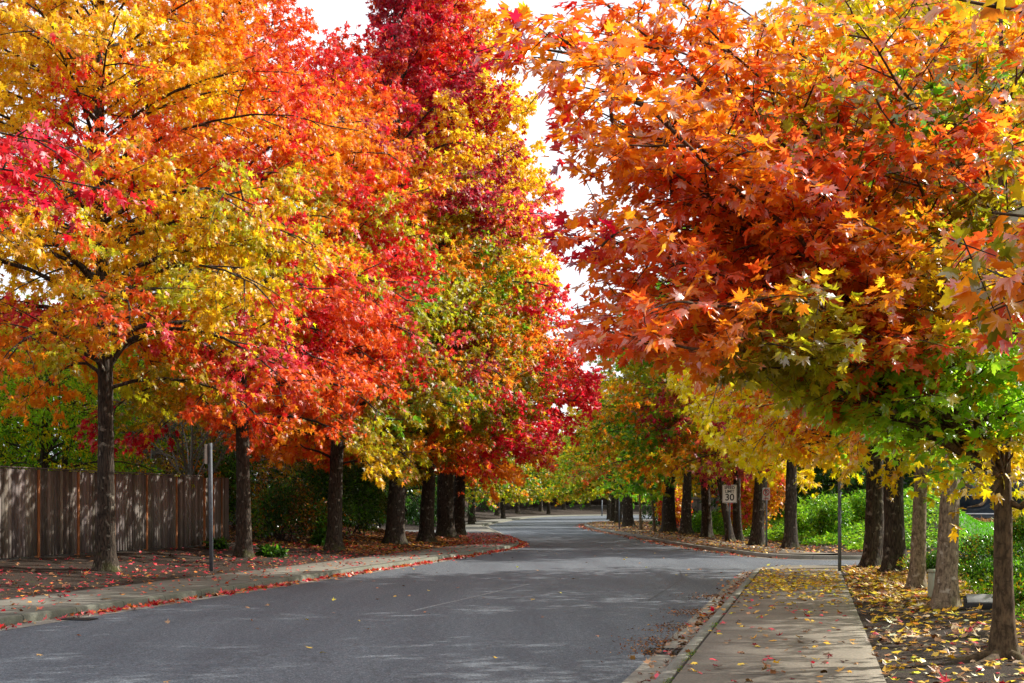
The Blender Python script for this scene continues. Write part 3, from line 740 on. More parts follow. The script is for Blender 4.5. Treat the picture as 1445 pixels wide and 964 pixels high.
finish_tree(t, 'sweetgum_tree', 'crimson pink sweetgum limb reaching in from the left edge of the photo', 'tree', b0, (tv, tf), M_LEAF, SWEET, .16, col_pal([('crim', 3), ('red', 4), ('pink', 3)]), M_BARK, 26000, GRP_L)

# ------------------------------------------------------------------ right row: maples
GRP_R = 'maples lining the right sidewalk'
MAP = [(690,80,'purple'),(720,50,'purple'),(700,105,'crim'),(760,60,'crim'),(790,30,'red'),(800,60,'purple'),(840,20,'rorange'),(880,40,'purple'),(850,60,'rorange'),(900,60,'purple'),(930,20,'red'),(960,60,'purple'),(980,20,'red'),(1000,70,'purple'),
 (780,90,'dorange'),(830,90,'purple'),(850,110,'pink'),(870,140,'dorange'),(800,130,'dorange'),(790,180,'dorange'),(780,220,'red'),(820,160,'dorange'),(840,200,'dorange'),(830,240,'dorange'),(900,110,'rorange'),(920,170,'dorange'),(880,200,'dorange'),(940,130,'dorange'),
 (1000,150,'dorange'),(960,200,'dorange'),(1050,150,'rorange'),(1020,60,'red'),(1060,30,'orange'),(1130,30,'orange'),(1090,90,'orange'),(1200,30,'orange'),(1200,110,'red'),(1180,150,'rorange'),(1250,90,'rorange'),(1270,40,'dorange'),(1350,40,'dorange'),(1300,80,'red'),(1420,60,'orange'),(1430,120,'gold'),
 (1150,160,'olive'),(1230,150,'olive'),(1300,150,'olive'),(1330,130,'grn'),(1300,100,'dorange'),(1200,180,'olive'),(1290,180,'grn'),
 (790,330,'purple'),(775,335,'crim'),(800,360,'crim'),(830,300,'dorange'),(850,330,'purple'),(880,350,'dorange'),(900,280,'dorange'),(950,300,'purple'),(960,330,'rorange'),(1010,330,'dorange'),(1000,290,'dorange'),(1060,300,'dorange'),(930,390,'rorange'),(840,400,'dorange'),(820,440,'rorange'),
 (900,420,'pink'),(880,440,'purple'),(950,440,'dorange'),(1000,400,'rorange'),(1040,390,'pink'),(1080,400,'dorange'),(870,480,'purple'),(930,480,'purple'),(900,500,'dorange'),(970,480,'dorange'),(1010,460,'dorange'),(1050,460,'dorange'),(1090,470,'olive'),(1100,520,'olive'),(1060,510,'olive'),(1140,540,'olive'),
 (1180,230,'rorange'),(1250,220,'pink'),(1150,250,'purple'),(1330,190,'pink'),(1380,190,'rorange'),(1430,210,'rorange'),(1300,230,'dorange'),(1250,280,'red'),(1120,300,'rorange'),(1100,350,'dorange'),(1180,330,'dorange'),(1130,360,'pink'),(1200,380,'red'),(1270,330,'dorange'),(1330,310,'olive'),(1250,400,'gold2'),
 (1200,440,'dorange'),(1150,450,'gold2'),(1250,470,'rorange'),(1300,440,'gold2'),(1130,480,'olive'),(1200,510,'dorange'),(1300,500,'rorange'),(1370,470,'gold2'),(1400,400,'gold'),(1430,330,'olive'),
 (1130,600,'olive'),(1170,540,'rorange'),(1230,550,'olive'),(1290,540,'lgrn'),(1350,530,'lgrn'),(1400,520,'lgrn'),(1250,590,'grn'),(1330,590,'lgrn'),(1400,580,'lgrn'),(1440,560,'lgrn'),(1300,630,'yg'),(1380,640,'lgrn'),(1440,640,'gold'),(1180,590,'olive'),(1350,690,'yel'),(1300,680,'yel'),(1420,700,'dyel'),(1500,500,'lgrn'),(1560,300,'dorange'),(1500,650,'gold')]
MAP = [(x, y, c if x < 830 else {'purple': 'rorange', 'pink': 'rorange', 'red': 'dorange'}.get(c, c)) for x, y, c in MAP]
MAP = [(x, y, ({'grn': 'lgrn', 'olive': 'yg', 'dorange': 'orange'}.get(c, c) if (y > 470 and x > 1120) else c)) for x, y, c in MAP]
R1E = [(800,-200),(795,-60),(775,3),(716,20),(706,48),(676,72),(672,95),(692,112),(742,106),(762,118),(776,140),(782,165),(770,210),(765,236),(788,262),(836,228),(852,240),(872,252),(862,268),(830,288),(790,318),(762,334),(765,346),(792,372),(820,352),(824,368),(812,402),(790,430),(800,465),(832,505),(872,495),(930,515),(1000,532),(1080,556),(1130,585),(1200,608),(1260,650),(1300,700),(1310,760)]
R1E_f = edge_keep(R1E)
def keep_r1(P, m=10):
    px, py = proj(P); jit = 7 * np.sin(py * .31 + px * .17)
    return px > R1E_f(py) + jit + m
def keep_r1s(P):
    px, py = proj(P); q = np.random.default_rng(9).random(len(P))
    thin = .42 * smooth01(1120, 1200, px) * smooth01(460, 520, py) + .3 * smooth01(15.2, 16.5, P[:, 1]) + .45 * smooth01(980, 1080, px) * (1 - smooth01(1340, 1420, px)) * smooth01(200, 280, py) * (1 - smooth01(440, 500, py)) * smooth01(12.4, 13.2, P[:, 1])
    return keep_r1(P) & (q > thin)
t = Tree(31); rng = t.rng
bx, by = 4.95, 14.25; b0 = np.array([bx, by, gz(bx, by) - .02])
tv, tf, ax, rad = trunk_mesh(b0, 6.6, .10, (-.012, 0), rng, bend=.03, top_r=.16, flare=.85)
fork = np.array([bx - .03, by, 2.05])
def P3(px, py, y): return np.array([(px - CX) / F * y, y, CH + (HZ - py) / F * y])
def limb(A, B, sag=0.0, rise=.0, n=8, r0=.045, **kw):
    A = np.array(A, float); B = np.array(B, float); u = np.linspace(0, 1, n)[:, None]
    pl = A + (B - A) * u + np.array([0, 0, 1.0]) * (rise * np.sin(u * math.pi)) + rng.normal(size=(n, 3)) * .035 * np.sin(u * math.pi)
    t.spray(pl, r0, **kw)
KW = dict(leaf_step=.03, tw_step=.14, l3=(.18, .42), sub_droop=.2, flat=.12)
ends = [((700, 85), 10.8), ((760, 40), 11.4), ((800, 60), 10.2), ((860, 10), 12.3), ((780, 215), 11.0), ((850, 160), 12.2), ((905, 60), 13.2), ((960, 0), 12.4), ((1000, 90), 13.4), ((770, 338), 10.6), ((840, 330), 11.6), ((880, 300), 13.0),
        ((960, 250), 11.4), ((1000, 200), 14.5), ((815, 440), 11.5), ((870, 470), 10.4), ((900, 400), 12.5), ((940, 480), 11.8), ((985, 430), 10.6), ((1010, 330), 12.5), ((1060, 500), 11.2), ((1090, 400), 13.2), ((1100, 520), 12.4), ((1150, 560), 12.8), ((1180, 450), 11.4),
        ((1050, 15), 13.0), ((1200, 20), 12.2), ((1240, 150), 11.6), ((1290, 60), 13), ((1180, 230), 12.0), ((1250, 330), 11.6), ((1320, 240), 12.2), ((1380, 120), 12.4), ((1440, 60), 12.8), ((1420, 250), 11.8), ((1330, 420), 11.8), ((1400, 470), 12.2),
        ((1290, 520), 12.6), ((1230, 470), 13.4), ((1440, 520), 12.9), ((1280, 590), 13.0), ((1210, 560), 14.2), ((1460, 600), 13.4), ((1350, 560), 15.5), ((1300, 640), 15.2), ((1500, 430), 14.0), ((1500, 0), 13.6), ((1450, 200), 18.0), ]
for i, ((px_, py_), yy) in enumerate(ends):
    B = P3(px_, py_, yy)
    h = np.linalg.norm((B - fork)[:2])
    zs = min(max(2.0, B[2] - .75 * h - rng.uniform(0, .5)), 6.5)
    k = np.argmin(np.abs(ax[:, 2] - zs)); A = ax[k]
    L = np.linalg.norm(B - A)
    limb(A, B, rise=.10 * L * rng.uniform(.3, 1.1), r0=.010 + .0055 * L, n2=max(5, int(L * 2.5)), l2=min(.9, .26 * L), s0=.22, **KW)
# the drooping low limb and its mate
pl = np.array([(bx - .02, by, 1.98), P3(1385, 712, 14.0), P3(1365, 716, 13.8), P3(1342, 702, 13.6), P3(1315, 690, 13.4), P3(1290, 672, 13.1)]); t.spray(pl, .04, l2=.5, s0=.55, **KW)
pl = np.array([(bx, by, 1.75), P3(1440, 716, 14.2), P3(1470, 690, 14.2), P3(1520, 640, 14.2)]); t.spray(pl, .05, l2=.5, s0=.5, **KW)
for a, l in ((-2.5, .8), (-1.7, .5), (2.9, .6), (.4, .6)):
    u = np.linspace(0, 1, 6); d = np.array([math.cos(a), math.sin(a)])
    q = b0[:2] + d * (.09 + u[:, None] * l) + np.stack([-.1 * np.sin(u * 3) * d[1], .1 * np.sin(u * 3) * d[0]], 1)
    t.tub.append((np.c_[q, ground_z(q[:, 0], q[:, 1]) + .05 * (1 - u) ** 1.5 - .012 - .02 * u], .045 * (1 - u) + .018))
finish_tree(t, 'maple_tree', 'orange maple with a forked slender trunk, nearest on the right verge', 'tree', b0, (tv, tf), M_MAPLE, MAPLE, .103, col_ctrl(MAP, 12.2, 22, 14), M_BARKM, 40000, GRP_R, keep_r1s, tilt=.42, petiole=.06, leaf_droop=.3, up=1.1, outw=.15, limb_keep=lambda P: keep_r1(P, 42) | (P[:, 2] < .6))

# maple rooted just outside the right edge, its leaf tips hang into the upper right corner
t = Tree(32); rng = t.rng; bx, by = 4.2, 6.9; b0 = np.array([bx, by, gz(bx, by) - .02])
tv, tf, ax, rad = trunk_mesh(b0, 5.6, .11, (0, 0), rng, bend=.03, top_r=.2)
for e in [((1290, 395), 7.2), ((1330, 330), 6.6), ((1400, 300), 6.2), ((1380, 420), 6.9), ((1420, 470), 7.4), ((1440, 400), 6.2), ((1330, -5), 5.9), ((1400, -20), 5.6), ((1450, 560), 7.6), ((1500, 200), 6.5), ((1470, 330), 7.0)]:
    B = P3(*e[0], e[1]); zs = max(2.1, B[2] - .5); A = ax[np.argmin(np.abs(ax[:, 2] - zs))]
    limb(A, B, rise=.12, r0=.02, n2=6, l2=.45, s0=.35, leaf_step=.075, tw_step=.16, l3=(.15, .35), sub_droop=.35, flat=.2)
for i in range(22):
    a = R_(-100) + R_(200) * i / 21; z = 2.3 + (i * .618 % 1) * 3
    t.spray(t.polyline(ax[np.argmin(np.abs(ax[:, 2] - z))], a, .5, 1.9, .5, 6), .02, **KW)
def keep_r0(P):
    px, py = proj(P)
    e = np.interp(py, [-100, 0, 25, 40, 220, 240, 300, 360, 400, 470, 520, 560, 700], [1290, 1310, 1350, 1600, 1600, 1430, 1395, 1350, 1330, 1370, 1470, 1600, 1700])
    return (px > e) & (P[:, 1] > 3.4)
finish_tree(t, 'maple_tree', 'large golden orange maple leaves hanging in at the right edge of the photo', 'tree', b0, (tv, tf), M_MAPLE, MAPLE, .105, col_pal([('gold', 3), ('gold2', 2), ('dorange', 5), ('orange', 4), ('rorange', 2), ('olive', 1)]), M_BARKM, 9000, GRP_R, keep_r0, tilt=.5, leaf_droop=.5)

RCOL = [(1100,90,'yel'),(1080,120,'yel'),(1150,110,'yel'),(1180,60,'yel'),(1250,30,'yel'),(1100,30,'gold'),(1130,580,'rorange'),(1090,600,'orange'),(1150,620,'orange'),(1180,570,'rorange'),(1110,560,'orange'),(1160,590,'orange'),(1060,580,'yel'),(1000,570,'yel'),(960,540,'yel'),(990,520,'yel'),(1040,610,'yel'),(1080,640,'dyel'),
 (1020,630,'yel'),(1100,660,'yel'),(1150,660,'dyel'),(1200,650,'dyel'),(1200,600,'orange'),(1240,620,'gold'),(1250,670,'yel'),(1180,690,'yel'),(1300,660,'yel'),(1330,690,'yel'),(1230,560,'grn'),(1280,600,'lgrn'),(1100,550,'rorange'),(1050,540,'orange'),(1010,545,'rorange'),
 (1380,680,'yel'),(1440,690,'gold'),(1360,600,'lgrn'),(1420,560,'lgrn'),(1200,400,'gold'),(1100,400,'yel'),(1000,400,'gold'),(1300,300,'yg'),(1400,300,'yg'),(1000,250,'gold'),(1120,250,'gold')]
def keep_mid(yd, x0=905):
    def fn(P):
        px, py = proj(P)
        return (px > np.interp(py, [-300, 0, 300, 450, 520, 560, 600, 640, 690], [1080, 1040, 1000, 960, 940, 955, 985, 1010, 1030])) & (py < np.interp(px, [985, 1030, 1050, 1065, 1100, 1150, 1200], [622, 636, 655, 668, 686, 702, 720]))
    return fn
street_tree(41, 'maple_tree', 'yellow maple with a pale scarred trunk beside the small green utility post', 'tree', 6.4, 20.9, .152, 10.5, 2.3, 4.8, col_ctrl(RCOL, 20.9, 20, 12), 50, .112, MAPLE_MID, M_MAPLE, M_BARKP, target=66000, group=GRP_R, low=.9, peak=.3, p=.55, droop=(.75, .5), el=(.35, 1.0), keep=keep_mid(20.9), tilt=.6, leaf_step=.035)
street_tree(42, 'maple_tree', 'yellow maple with a slim pale trunk, between the scarred trunk and the dark thick ones', 'tree', 7.35, 25.7, .135, 11, 2.4, 4.9, col_ctrl(RCOL, 25.7, 20, 12), 50, .118, MAPLE_MID, M_MAPLE, M_BARKP, target=66000, group=GRP_R, low=.9, peak=.3, p=.55, droop=(.8, .5), keep=keep_mid(25.7), tilt=.6, leaf_step=.035)
street_tree(43, 'maple_tree', 'thick dark trunked maple standing second from the side street', 'tree', 8.72, 32.2, .24, 11.5, 2.7, 5.0, col_ctrl(RCOL, 32.2, 20, 12), 44, .155, MAPLE_MID, M_MAPLE, M_BARK, target=36000, group=GRP_R, low=.9, peak=.3, p=.55, droop=(.8, .5), keep=keep_mid(32.2), tilt=.6)
street_tree(44, 'maple_tree', 'thick dark trunked maple at the corner of the side street', 'tree', 9.02, 35.4, .245, 12, 3.0, 4.4, col_ctrl(RCOL, 35.4, 20, 12), 36, .165, MAPLE_MID, M_MAPLE, M_BARK, target=24000, group=GRP_R, low=.9, peak=.3, p=.55, droop=(.8, .5), keep=keep_mid(35.4), tilt=.6)

# far right row, beyond the side street
FAR = [(860,540,'olive'),(900,530,'olive'),(930,520,'grn'),(850,560,'gold2'),(880,560,'dorange'),(910,560,'olive'),(940,540,'olive'),(960,520,'olive'),(830,590,'gold2'),(870,590,'grn'),(900,580,'dorange'),(930,590,'dkred'),(960,570,'dkred'),(980,580,'dkred'),(950,600,'grn'),(900,610,'grn'),(860,610,'grn'),
 (990,610,'dkred'),(1020,570,'olive'),(1000,590,'yg'),(830,640,'grn'),(850,650,'dorange'),(880,650,'gold2'),(840,620,'gold2'),(920,630,'grn'),(950,640,'dorange'),(900,660,'dorange'),(930,670,'gold2'),(960,680,'gold2'),(870,670,'olive'),(840,680,'rorange'),(820,660,'yg'),(990,650,'olive'),(1000,680,'purple'),(1010,640,'dkred'),(980,700,'gold2'),
 (1030,640,'yg'),(1050,600,'yel'),(1080,640,'yel'),(1100,660,'yel'),(1060,560,'grn'),(1120,680,'gold2'),(1110,620,'dyel'),(1000,540,'grn'),(900,480,'olive'),(950,470,'grn'),(1040,480,'yel'),(1100,520,'yel'),(860,490,'grn'),(900,690,'grn'),(880,700,'grn')]
GRP_F = 'street trees along the far right sidewalk'
def keep_far(P):
    px, py = proj(P)
    return (py > np.interp(px, [780, 830, 850, 900], [620, 505, 490, 380])) | (px > 900)
for i, (px_, py_, w, H, Rr, lab, lean_) in enumerate([
        (1115, 773, .23, 12.5, 4.0, 'yellow maple whose bare trunk stands just right of the no parking sign', (0, 0)),
        (1069, 769, .25, 12.5, 4.2, 'yellow maple whose trunk stands between the speed limit sign and the no parking sign', (-.01, 0)),
        (1041, 762, .19, 12, 3.6, 'straight slim street tree directly behind the speed limit sign', (0, 0)),
        (1031, 763, .17, 11, 3.2, 'leaning street tree whose trunk tilts left beside the speed limit sign', (-.21, 0)),
        (997, 758, .24, 13, 4.4, 'olive and dark red street tree next left of the leaning trunk', (-.02, 0)),
        (968, 753, .28, 13, 4.6, 'street tree with a nearly black trunk before the bright shrubs', (0, 0)),
        (944, 750, .40, 13.5, 5.0, 'street tree with the broadest trunk of the far right row', (0, 0)),
        (886, 743, .38, 13.5, 5.4, 'green and orange street tree where the far right kerb turns', (0, 0))]):
    yy = F * (CH - .15) / (py_ - HZ); xx = (px_ - CX) / F * yy
    zb_ = (3.0, 3.0, 3.2, 3.2, 3.0, 3.0, 3.0, 3.2)[i]
    street_tree(50 + i, 'street_tree', lab, 'tree', xx, yy, w, H, zb_, Rr, col_ctrl(FAR + RCOL[10:26], yy, 16, 10), 40, .24, SWEET, M_LEAF, M_BARK, lean=lean_, target=17000, group=GRP_F,
                low=.85, peak=.3, p=.55, droop=(.9, .5), keep=keep_far, twig_mesh=False, tw_step=.22, leaf_step=.075)
# two staked saplings
for i, (px_, py_, ln) in enumerate([(904, 747.5, 0), (924, 749.5, -.05)]):
    yy = F * (CH - .15) / (py_ - HZ); xx = (px_ - CX) / F * yy
    street_tree(60 + i, 'sapling', ('thin pale sapling, left one of the two between the thick far trunks', 'thin pale sapling leaning slightly left, right one of the two')[i], 'tree', xx, yy, .085, 5.2, 2.2, 1.7, col_pal([('grn', 3), ('lgrn', 2), ('yg', 1)]), 14, .2, SWEET, M_LEAF, M_BARKP, target=3500, lean=(ln, 0),
                twig_mesh=False, low=.9, peak=.4, group='saplings in the far right row')

# far left row round the bend
yg_tree = street_tree(70, 'street_tree', 'yellow green street tree in the distant row before the brown fence', 'tree', -3.6, 128, .30, 11.5, 2.7, 5.8, col_pal([('yg', 3), ('olive', 4), ('gold2', 1.5), ('grn', 3), ('dorange', 1)]), 38, .32, SWEET_FAR, M_LEAF, M_BARK,
        target=17000, group='distant street trees round the bend', low=.85, peak=.3, p=.55, twig_mesh=False, tw_step=.3, leaf_step=.1)
for x, y, rz, sc in [(-6.0, 150, 1, 1.0), (-4.8, 165, 2.2, 1.05), (-1.9, 182, 3.4, 1.0), (.8, 205, 4.1, 1.05), (4.5, 222, 5.2, 1), (8.5, 232, .7, 1.05), (13, 240, 1.9, 1.0), (20, 243, 2.9, 1.1), (28, 246, 3.9, 1), (37, 247, 5, 1.1), (11, 160, .3, .9), (17, 170, 1.4, .95), (26, 178, 2.5, 1.0), (-3.2, 112, 2.6, .8), (-1, 158, 1.7, .8), (5.5, 212, .6, .9), (9.0, 120, 3.3, .95), (9.6, 134, 4.4, .95)]:
    c = copy_tree(yg_tree); c.location = (x, y, gz(x, y)); c.rotation_euler.z = rz; c.scale = (sc,) * 3

# ------------------------------------------------------------------ background woods
woods = 'trees beyond the fence and hedges'
gtree = street_tree(80, 'background_tree', 'green and yellow leaved tree growing behind the wooden fence', 'tree', -13.6, 41.0, .16, 6.4, 1.2, 3.1, col_pal([('grn', 3), ('lgrn', 5), ('yg', 3), ('yel', 2)]), 40, .13, OVAL, M_LEAF, M_BARK, target=30000, group=woods, low=.8, peak=.4, twig_mesh=False, p=.5)
for x, y, rz, sc in [(-17.5, 44, 1.3, 1.05), (-16, 39, 2.5, .95), (-20.5, 47, 3.3, 1.15), (-24, 52, 4.2, 1.3), (-15.5, 49, 5.0, 1.1)]:
    c = copy_tree(gtree); c.location = (x, y, gz(x, y)); c.rotation_euler.z = rz; c.scale = (sc,) * 3
otree = street_tree(81, 'background_tree', 'rusty gold thin leaved tree behind the end of the wooden fence', 'tree', -12.4, 50.0, .14, 6.2, 1.4, 2.9, col_pal([('brown', 2), ('gold2', 3), ('olive', 3), ('dorange', 2.5)]), 36, .12, OVAL, M_SHRUB, M_TWIGG, target=15000, low=.8, peak=.4, p=.5, group='rusty trees behind the fence end')
c = copy_tree(otree); c.location = (-10.6, 55, gz(-10.6, 55)); c.rotation_euler.z = 2; c['label'] = 'rusty gold thin leaved tree behind the dark shrubs left of the pale patched trunk'
# bare branched tree
t = Tree(83); b0 = np.array([-10.6, 46.5, gz(-10.6, 46.5)])
for i in range(9):
    t.spray(t.polyline(b0 + np.array([0, 0, .8 + .2 * i]), i * 2.4, 1.1, 3.6, .4, 7, .14), .035, leaf_step=.5, n2=7, l3=(.3, .7))
tv, tf, ax, rad = trunk_mesh(b0, 4.5, .09, (0, 0), t.rng)
finish_tree(t, 'background_tree', 'bare grey branched tree between the fence and the second left trunk', 'tree', b0, (tv, tf), M_SHRUB, OVAL, .1, col_pal([('brown', 2), ('dorange', 1)]), M_TWIGG, 500, twig_mat=M_TWIGG)

# dark evergreens closing the view
ever = street_tree(85, 'evergreen_tree', 'dark evergreen tree closing the view behind the street trees', 'tree', -9.5, 66, .22, 8.5, .3, 3.3, col_pal([('dgrn', 5), ('grn', 1)], .25), 60, .26, OVAL, M_SHRUB, M_BARK, target=20000, group='dark evergreens behind the street trees', low=.9, peak=.25, twig_mesh=False, p=.6, el=(.05, .8), leaf_step=.07)
for x, y, rz, sc in [(-15, 63, 1, 1.1), (-20, 67, 2, 1.2), (-26, 64, 3, 1.3), (-32, 62, 3, 1.3), (-7.5, 98, 2.2, 1.05), (-12, 100, 4, 1.2), (-18, 102, 5, 1.3), (-11, 112, 3, 1.2), (-25, 100, 1, 1.3), (-14, 140, 3, 1.3), (-12, 170, 2, 1.2), (-8, 200, 1, 1.2), (2, 262, .5, 1.2), (-6, 250, 3.5, 1.2), (10, 268, 4.4, 1.2), (18, 268, 2.1, 1.2), (27, 268, 1.1, 1.2), (36, 268, .1, 1.3), (46, 268, 3.1, 1.3), (-5, 236, 2, 1.0), (3, 247, 1, 1.0), (11, 256, 0, 1.0), (20, 258, 4, 1.0), (30, 258, 5, 1.0), (-12, 215, 2, 1.1), (-13, 190, 4, 1.0), (-12.5, 155, 5, 1.0),
                     (17.5, 74, 2, 1.0), (20.5, 80, 3, 1.1), (15.5, 84, 4, 1.05), (18, 95, 5, 1.2), (14.5, 104, 1.4, 1.1), (17, 116, 2.4, 1.2), (16, 126, .6, 1.1), (24, 100, 2.2, 1.3), (24.5, 88, 3.2, 1.1), (34, 92, 1.7, 1.2), (42, 88, 1.7, 1.2)]:
    c = copy_tree(ever); c.location = (x, y, gz(x, y) - .1); c.rotation_euler.z = rz; c.scale = (sc,) * 3

# ------------------------------------------------------------------ shrubs
def shrub(seed, name, label, x, y, rx, ry, h, n, leaf, colfun, mat=None, group=None, tpl=OVAL, lumps=9, cat='shrub', z0=None, up=.6):
    t = Tree(seed); r = t.rng; base = np.array([x, y, gz(x, y) - .03 if z0 is None else z0])
    P, T, ids = [], [], []
    mb = MB()
    for i in range(lumps):
        a = r.uniform(0, 6.28); q = math.sqrt(r.uniform(0, 1)) * .62
        c = base + np.array([rx * q * math.cos(a), ry * q * math.sin(a), h * r.uniform(.30, .68)])
        R3 = np.array([rx * r.uniform(.38, .55), ry * r.uniform(.38, .55), h * r.uniform(.26, .38)])
        m = n // lumps
        d = norm(r.normal(size=(m, 3))); rad = r.uniform(.55, 1.08, (m, 1)) ** .7
        bump = 1 + .16 * np.sin(d[:, :1] * 7 + i) * np.cos(d[:, 1:2] * 6 + i * 2) + .10 * np.sin(d[:, 2:3] * 11 + d[:, :1] * 9)
        p = c + d * R3 * rad * bump
        P.append(p); T.append(norm(d + r.normal(size=(m, 3)) * .5)); ids.append(np.full(m, i * 6) + (np.arctan2(d[:, 1], d[:, 0]) + math.pi).astype(int) % 6)
        pl = t.polyline(base + np.array([r.normal() * .1, r.normal() * .1, 0]), 0, 1.4, .1, 0, 3)
        u = np.linspace(0, 1, 6)[:, None]; A = base + np.array([r.normal() * .12, r.normal() * .12, -.03])
        v, f = tube(A + (c + np.array([0, 0, R3[2] * .7]) - A) * u + r.normal(size=(6, 3)) * .04 * h - base, np.linspace(.03, .008, 6), 5); mb.add(v, f)
    P = np.vstack(P); T = np.vstack(T); ids = np.concatenate(ids)
    k = P[:, 2] > base[2] + .04; P, T, ids = P[k], T[k], ids[k]
    root = thing(name, label, cat, tuple(base), 0, group)
    mb.build('stem', M_TWIG, root, smooth=True)
    nn_ = len(P)
    Nn = norm(T * .6 + np.array([0, 0, up]) + r.normal(size=(nn_, 3)) * .5)
    Tt = norm(T * .6 + r.normal(size=(nn_, 3)) * .7 + np.array([0, 0, -.2]))
    obj('foliage', leaf_mesh('foliage', mat or M_SHRUB, P - base, Tt, Nn, leaf * r.uniform(.6, 1.25, nn_), colfun(P, ids, r), tpl, r), root)
    return root

DK = col_pal([('dgrn', 5), ('grn', 2), ('olive', .8)], .3, .3)
DKO = col_pal([('dgrn', 4), ('grn', 1.5), ('brown', 1), ('dorange', 1.5), ('olive', 1)], .3, .25)
shrub(101, 'rhododendron', 'dark glossy shrub with rusty orange leaves right of the fence gate', -7.9, 48.6, 1.5, 1.4, 2.3, 6500, .13, DKO)
shrub(102, 'rhododendron', 'tall dark green shrub filling the gap left of the pale patched trunk', -7.0, 53.5, 1.6, 1.6, 3.3, 8000, .14, DK)
shrub(103, 'rhododendron', 'low dark glossy shrub just left of the pale patched trunk', -6.6, 50.4, 1.0, 1.0, 1.6, 4500, .12, DKO)
shrub(104, 'yew_shrub', 'upright dark feathery shrub right of the pale patched trunk', -6.1, 57.0, 1.5, 1.4, 3.8, 9000, .12, DK)
shrub(105, 'yew_shrub', 'broad dark shrub behind the sunlit trunk', -6.6, 63.0, 1.9, 1.8, 3.6, 8000, .15, DK)
shrub(106, 'rhododendron', 'very tall dark shrub behind the fence gate', -10.4, 50.5, 1.6, 1.8, 3.6, 8000, .14, DK)
shrub(107, 'fern', 'small bright fern at the foot of the second left trunk', -6.75, 39.9, .42, .42, .3, 420, .2, col_pal([('dgrn', 5), ('grn', 1)]), up=1.2)
shrub(108, 'fern', 'arching fern on the leafy slope left of the pale patched trunk', -6.35, 47.6, .55, .5, .55, 600, .28, col_pal([('dgrn', 2), ('grn', 2)]), up=1.2)
shrub(109, 'fern', 'small fern beside the fence gate post', -8.75, 42.3, .4, .4, .3, 360, .18, col_pal([('dgrn', 3), ('grn', 1)]), up=1.2)
shrub(110, 'maple_sprig', 'small sprig of crimson leaves hanging beside the first left trunk', -8.35, 31.6, .55, .5, 1.2, 300, .13, col_pal([('crim', 3), ('red', 2)]), M_LEAF, None, SWEET, 6, 'twig', z0=3.0) if False else None
# right side
shrub(120, 'flowering_shrub', 'pink and orange leaved shrub behind the speed limit sign', 11.4, 66, 1.5, 1.4, 4.4, 6500, .17, col_pal([('pink', 1.6), ('orange', 3), ('gold', 2.5), ('tan', 3)]), M_LEAF, None, SWEET)
shrub(121, 'flowering_shrub', 'low pink and gold shrub between the far right trunks', 9.9, 88, 1.2, 1.2, 3.0, 3000, .2, col_pal([('pink', 2), ('rorange', 2), ('gold', 3)]), M_LEAF, None, SWEET)
LG = col_pal([('lgrn', 3.5), ('grn', 4), ('dgrn', 1)], .22)
for i, (x, y, rx, h, lab) in enumerate([(11.0, 71, 1.2, 1.5, 'bright green shrub just right of the leaning far trunk'), (12.6, 60, 1.3, 1.5, 'bright green shrub left of the no parking sign'), (12.7, 57, 1.0, 1.9, 'leafy bright green shrub right of the no parking sign'), (14.0, 63, 1.6, 1.6, 'rounded green shrub on top of the ivy bank'), (10.4, 78, 1.1, 1.3, 'bright shrub between the black trunk and its right neighbour'), (15.4, 60, 1.5, 1.3, 'green shrub at the right end of the ivy bank')]):
    shrub(130 + i, 'green_shrub', lab, x, y, rx, rx, h, 4200, .15, LG, group='shrubs on the ivy bank')
for i, (x, y, rx, h, n, lab) in enumerate([(8.7, 24.8, .85, .6, 6500, 'glossy dark hedge shrub right of the nearest right trunk'), (9.9, 28.2, 1.0, .85, 7500, 'glossy dark shrub behind the black valve box'), (7.85, 22.2, .7, .55, 4500, 'low yellow flecked shrub behind the black valve box'), (9.15, 30.6, .7, .5, 4000, 'low green shrub between the two pale trunks'), (7.2, 19.4, .6, .5, 3500, 'low shrub at the right edge of the photo'), (11.4, 30.5, 1.1, 1.5, 7000, 'tall dark shrub right of the nearest right trunk by the building')]):
    shrub(140 + i, 'hedge_shrub', lab, x, y, rx, rx, h, n, .075 if i != 5 else .1, col_pal([('dgrn', 4), ('grn', 3), ('lgrn', 1), ('dyel', .25 + .5 * (i == 2))], .25), group='shrubs beside the right verge')

# ------------------------------------------------------------------ ground cover and litter
def scatter(n, fn_pts, seed):
    r = np.random.default_rng(seed); return fn_pts(r, n), r

def litter(name, label, XY, z, size, pal, seed, tpl=SWEET, lift=.012, flat=.28, mat=None, cat='leaves', lean=None):
    r = np.random.default_rng(seed); n = len(XY)
    P = np.c_[XY, z + lift + r.uniform(0, .012, n)]
    a = r.uniform(0, 6.28, n); T = np.stack([np.cos(a), np.sin(a), r.normal(size=n) * flat * .6], 1)
    Nn = norm(np.array([0, 0, 1.]) + r.normal(size=(n, 3)) * flat)
    C = col_pal(pal, .25, 1.0)(P, np.zeros(n, int), r)
    o = obj(name, leaf_mesh(name, mat or M_LITTER, P, T, Nn, size * r.uniform(.6, 1.2, n), C, tpl, r, .5))
    return tag(o, label, cat, None, 'stuff')

def along(P, n, r, off, side, ylo, yhi):
    P = P[(P[:, 1] > ylo) & (P[:, 1] < yhi)]
    nrm = side_normals(P) * side; k = r.integers(0, len(P) - 1, n); u = r.random((n, 1))
    return P[k] + (P[k + 1] - P[k]) * u + nrm[k] * off[:, None]
r = np.random.default_rng(5)
RED = [('crim', 3), ('red', 3), ('rorange', 2), ('orange', 1.5), ('tan', 1.5), ('brown', 2)]
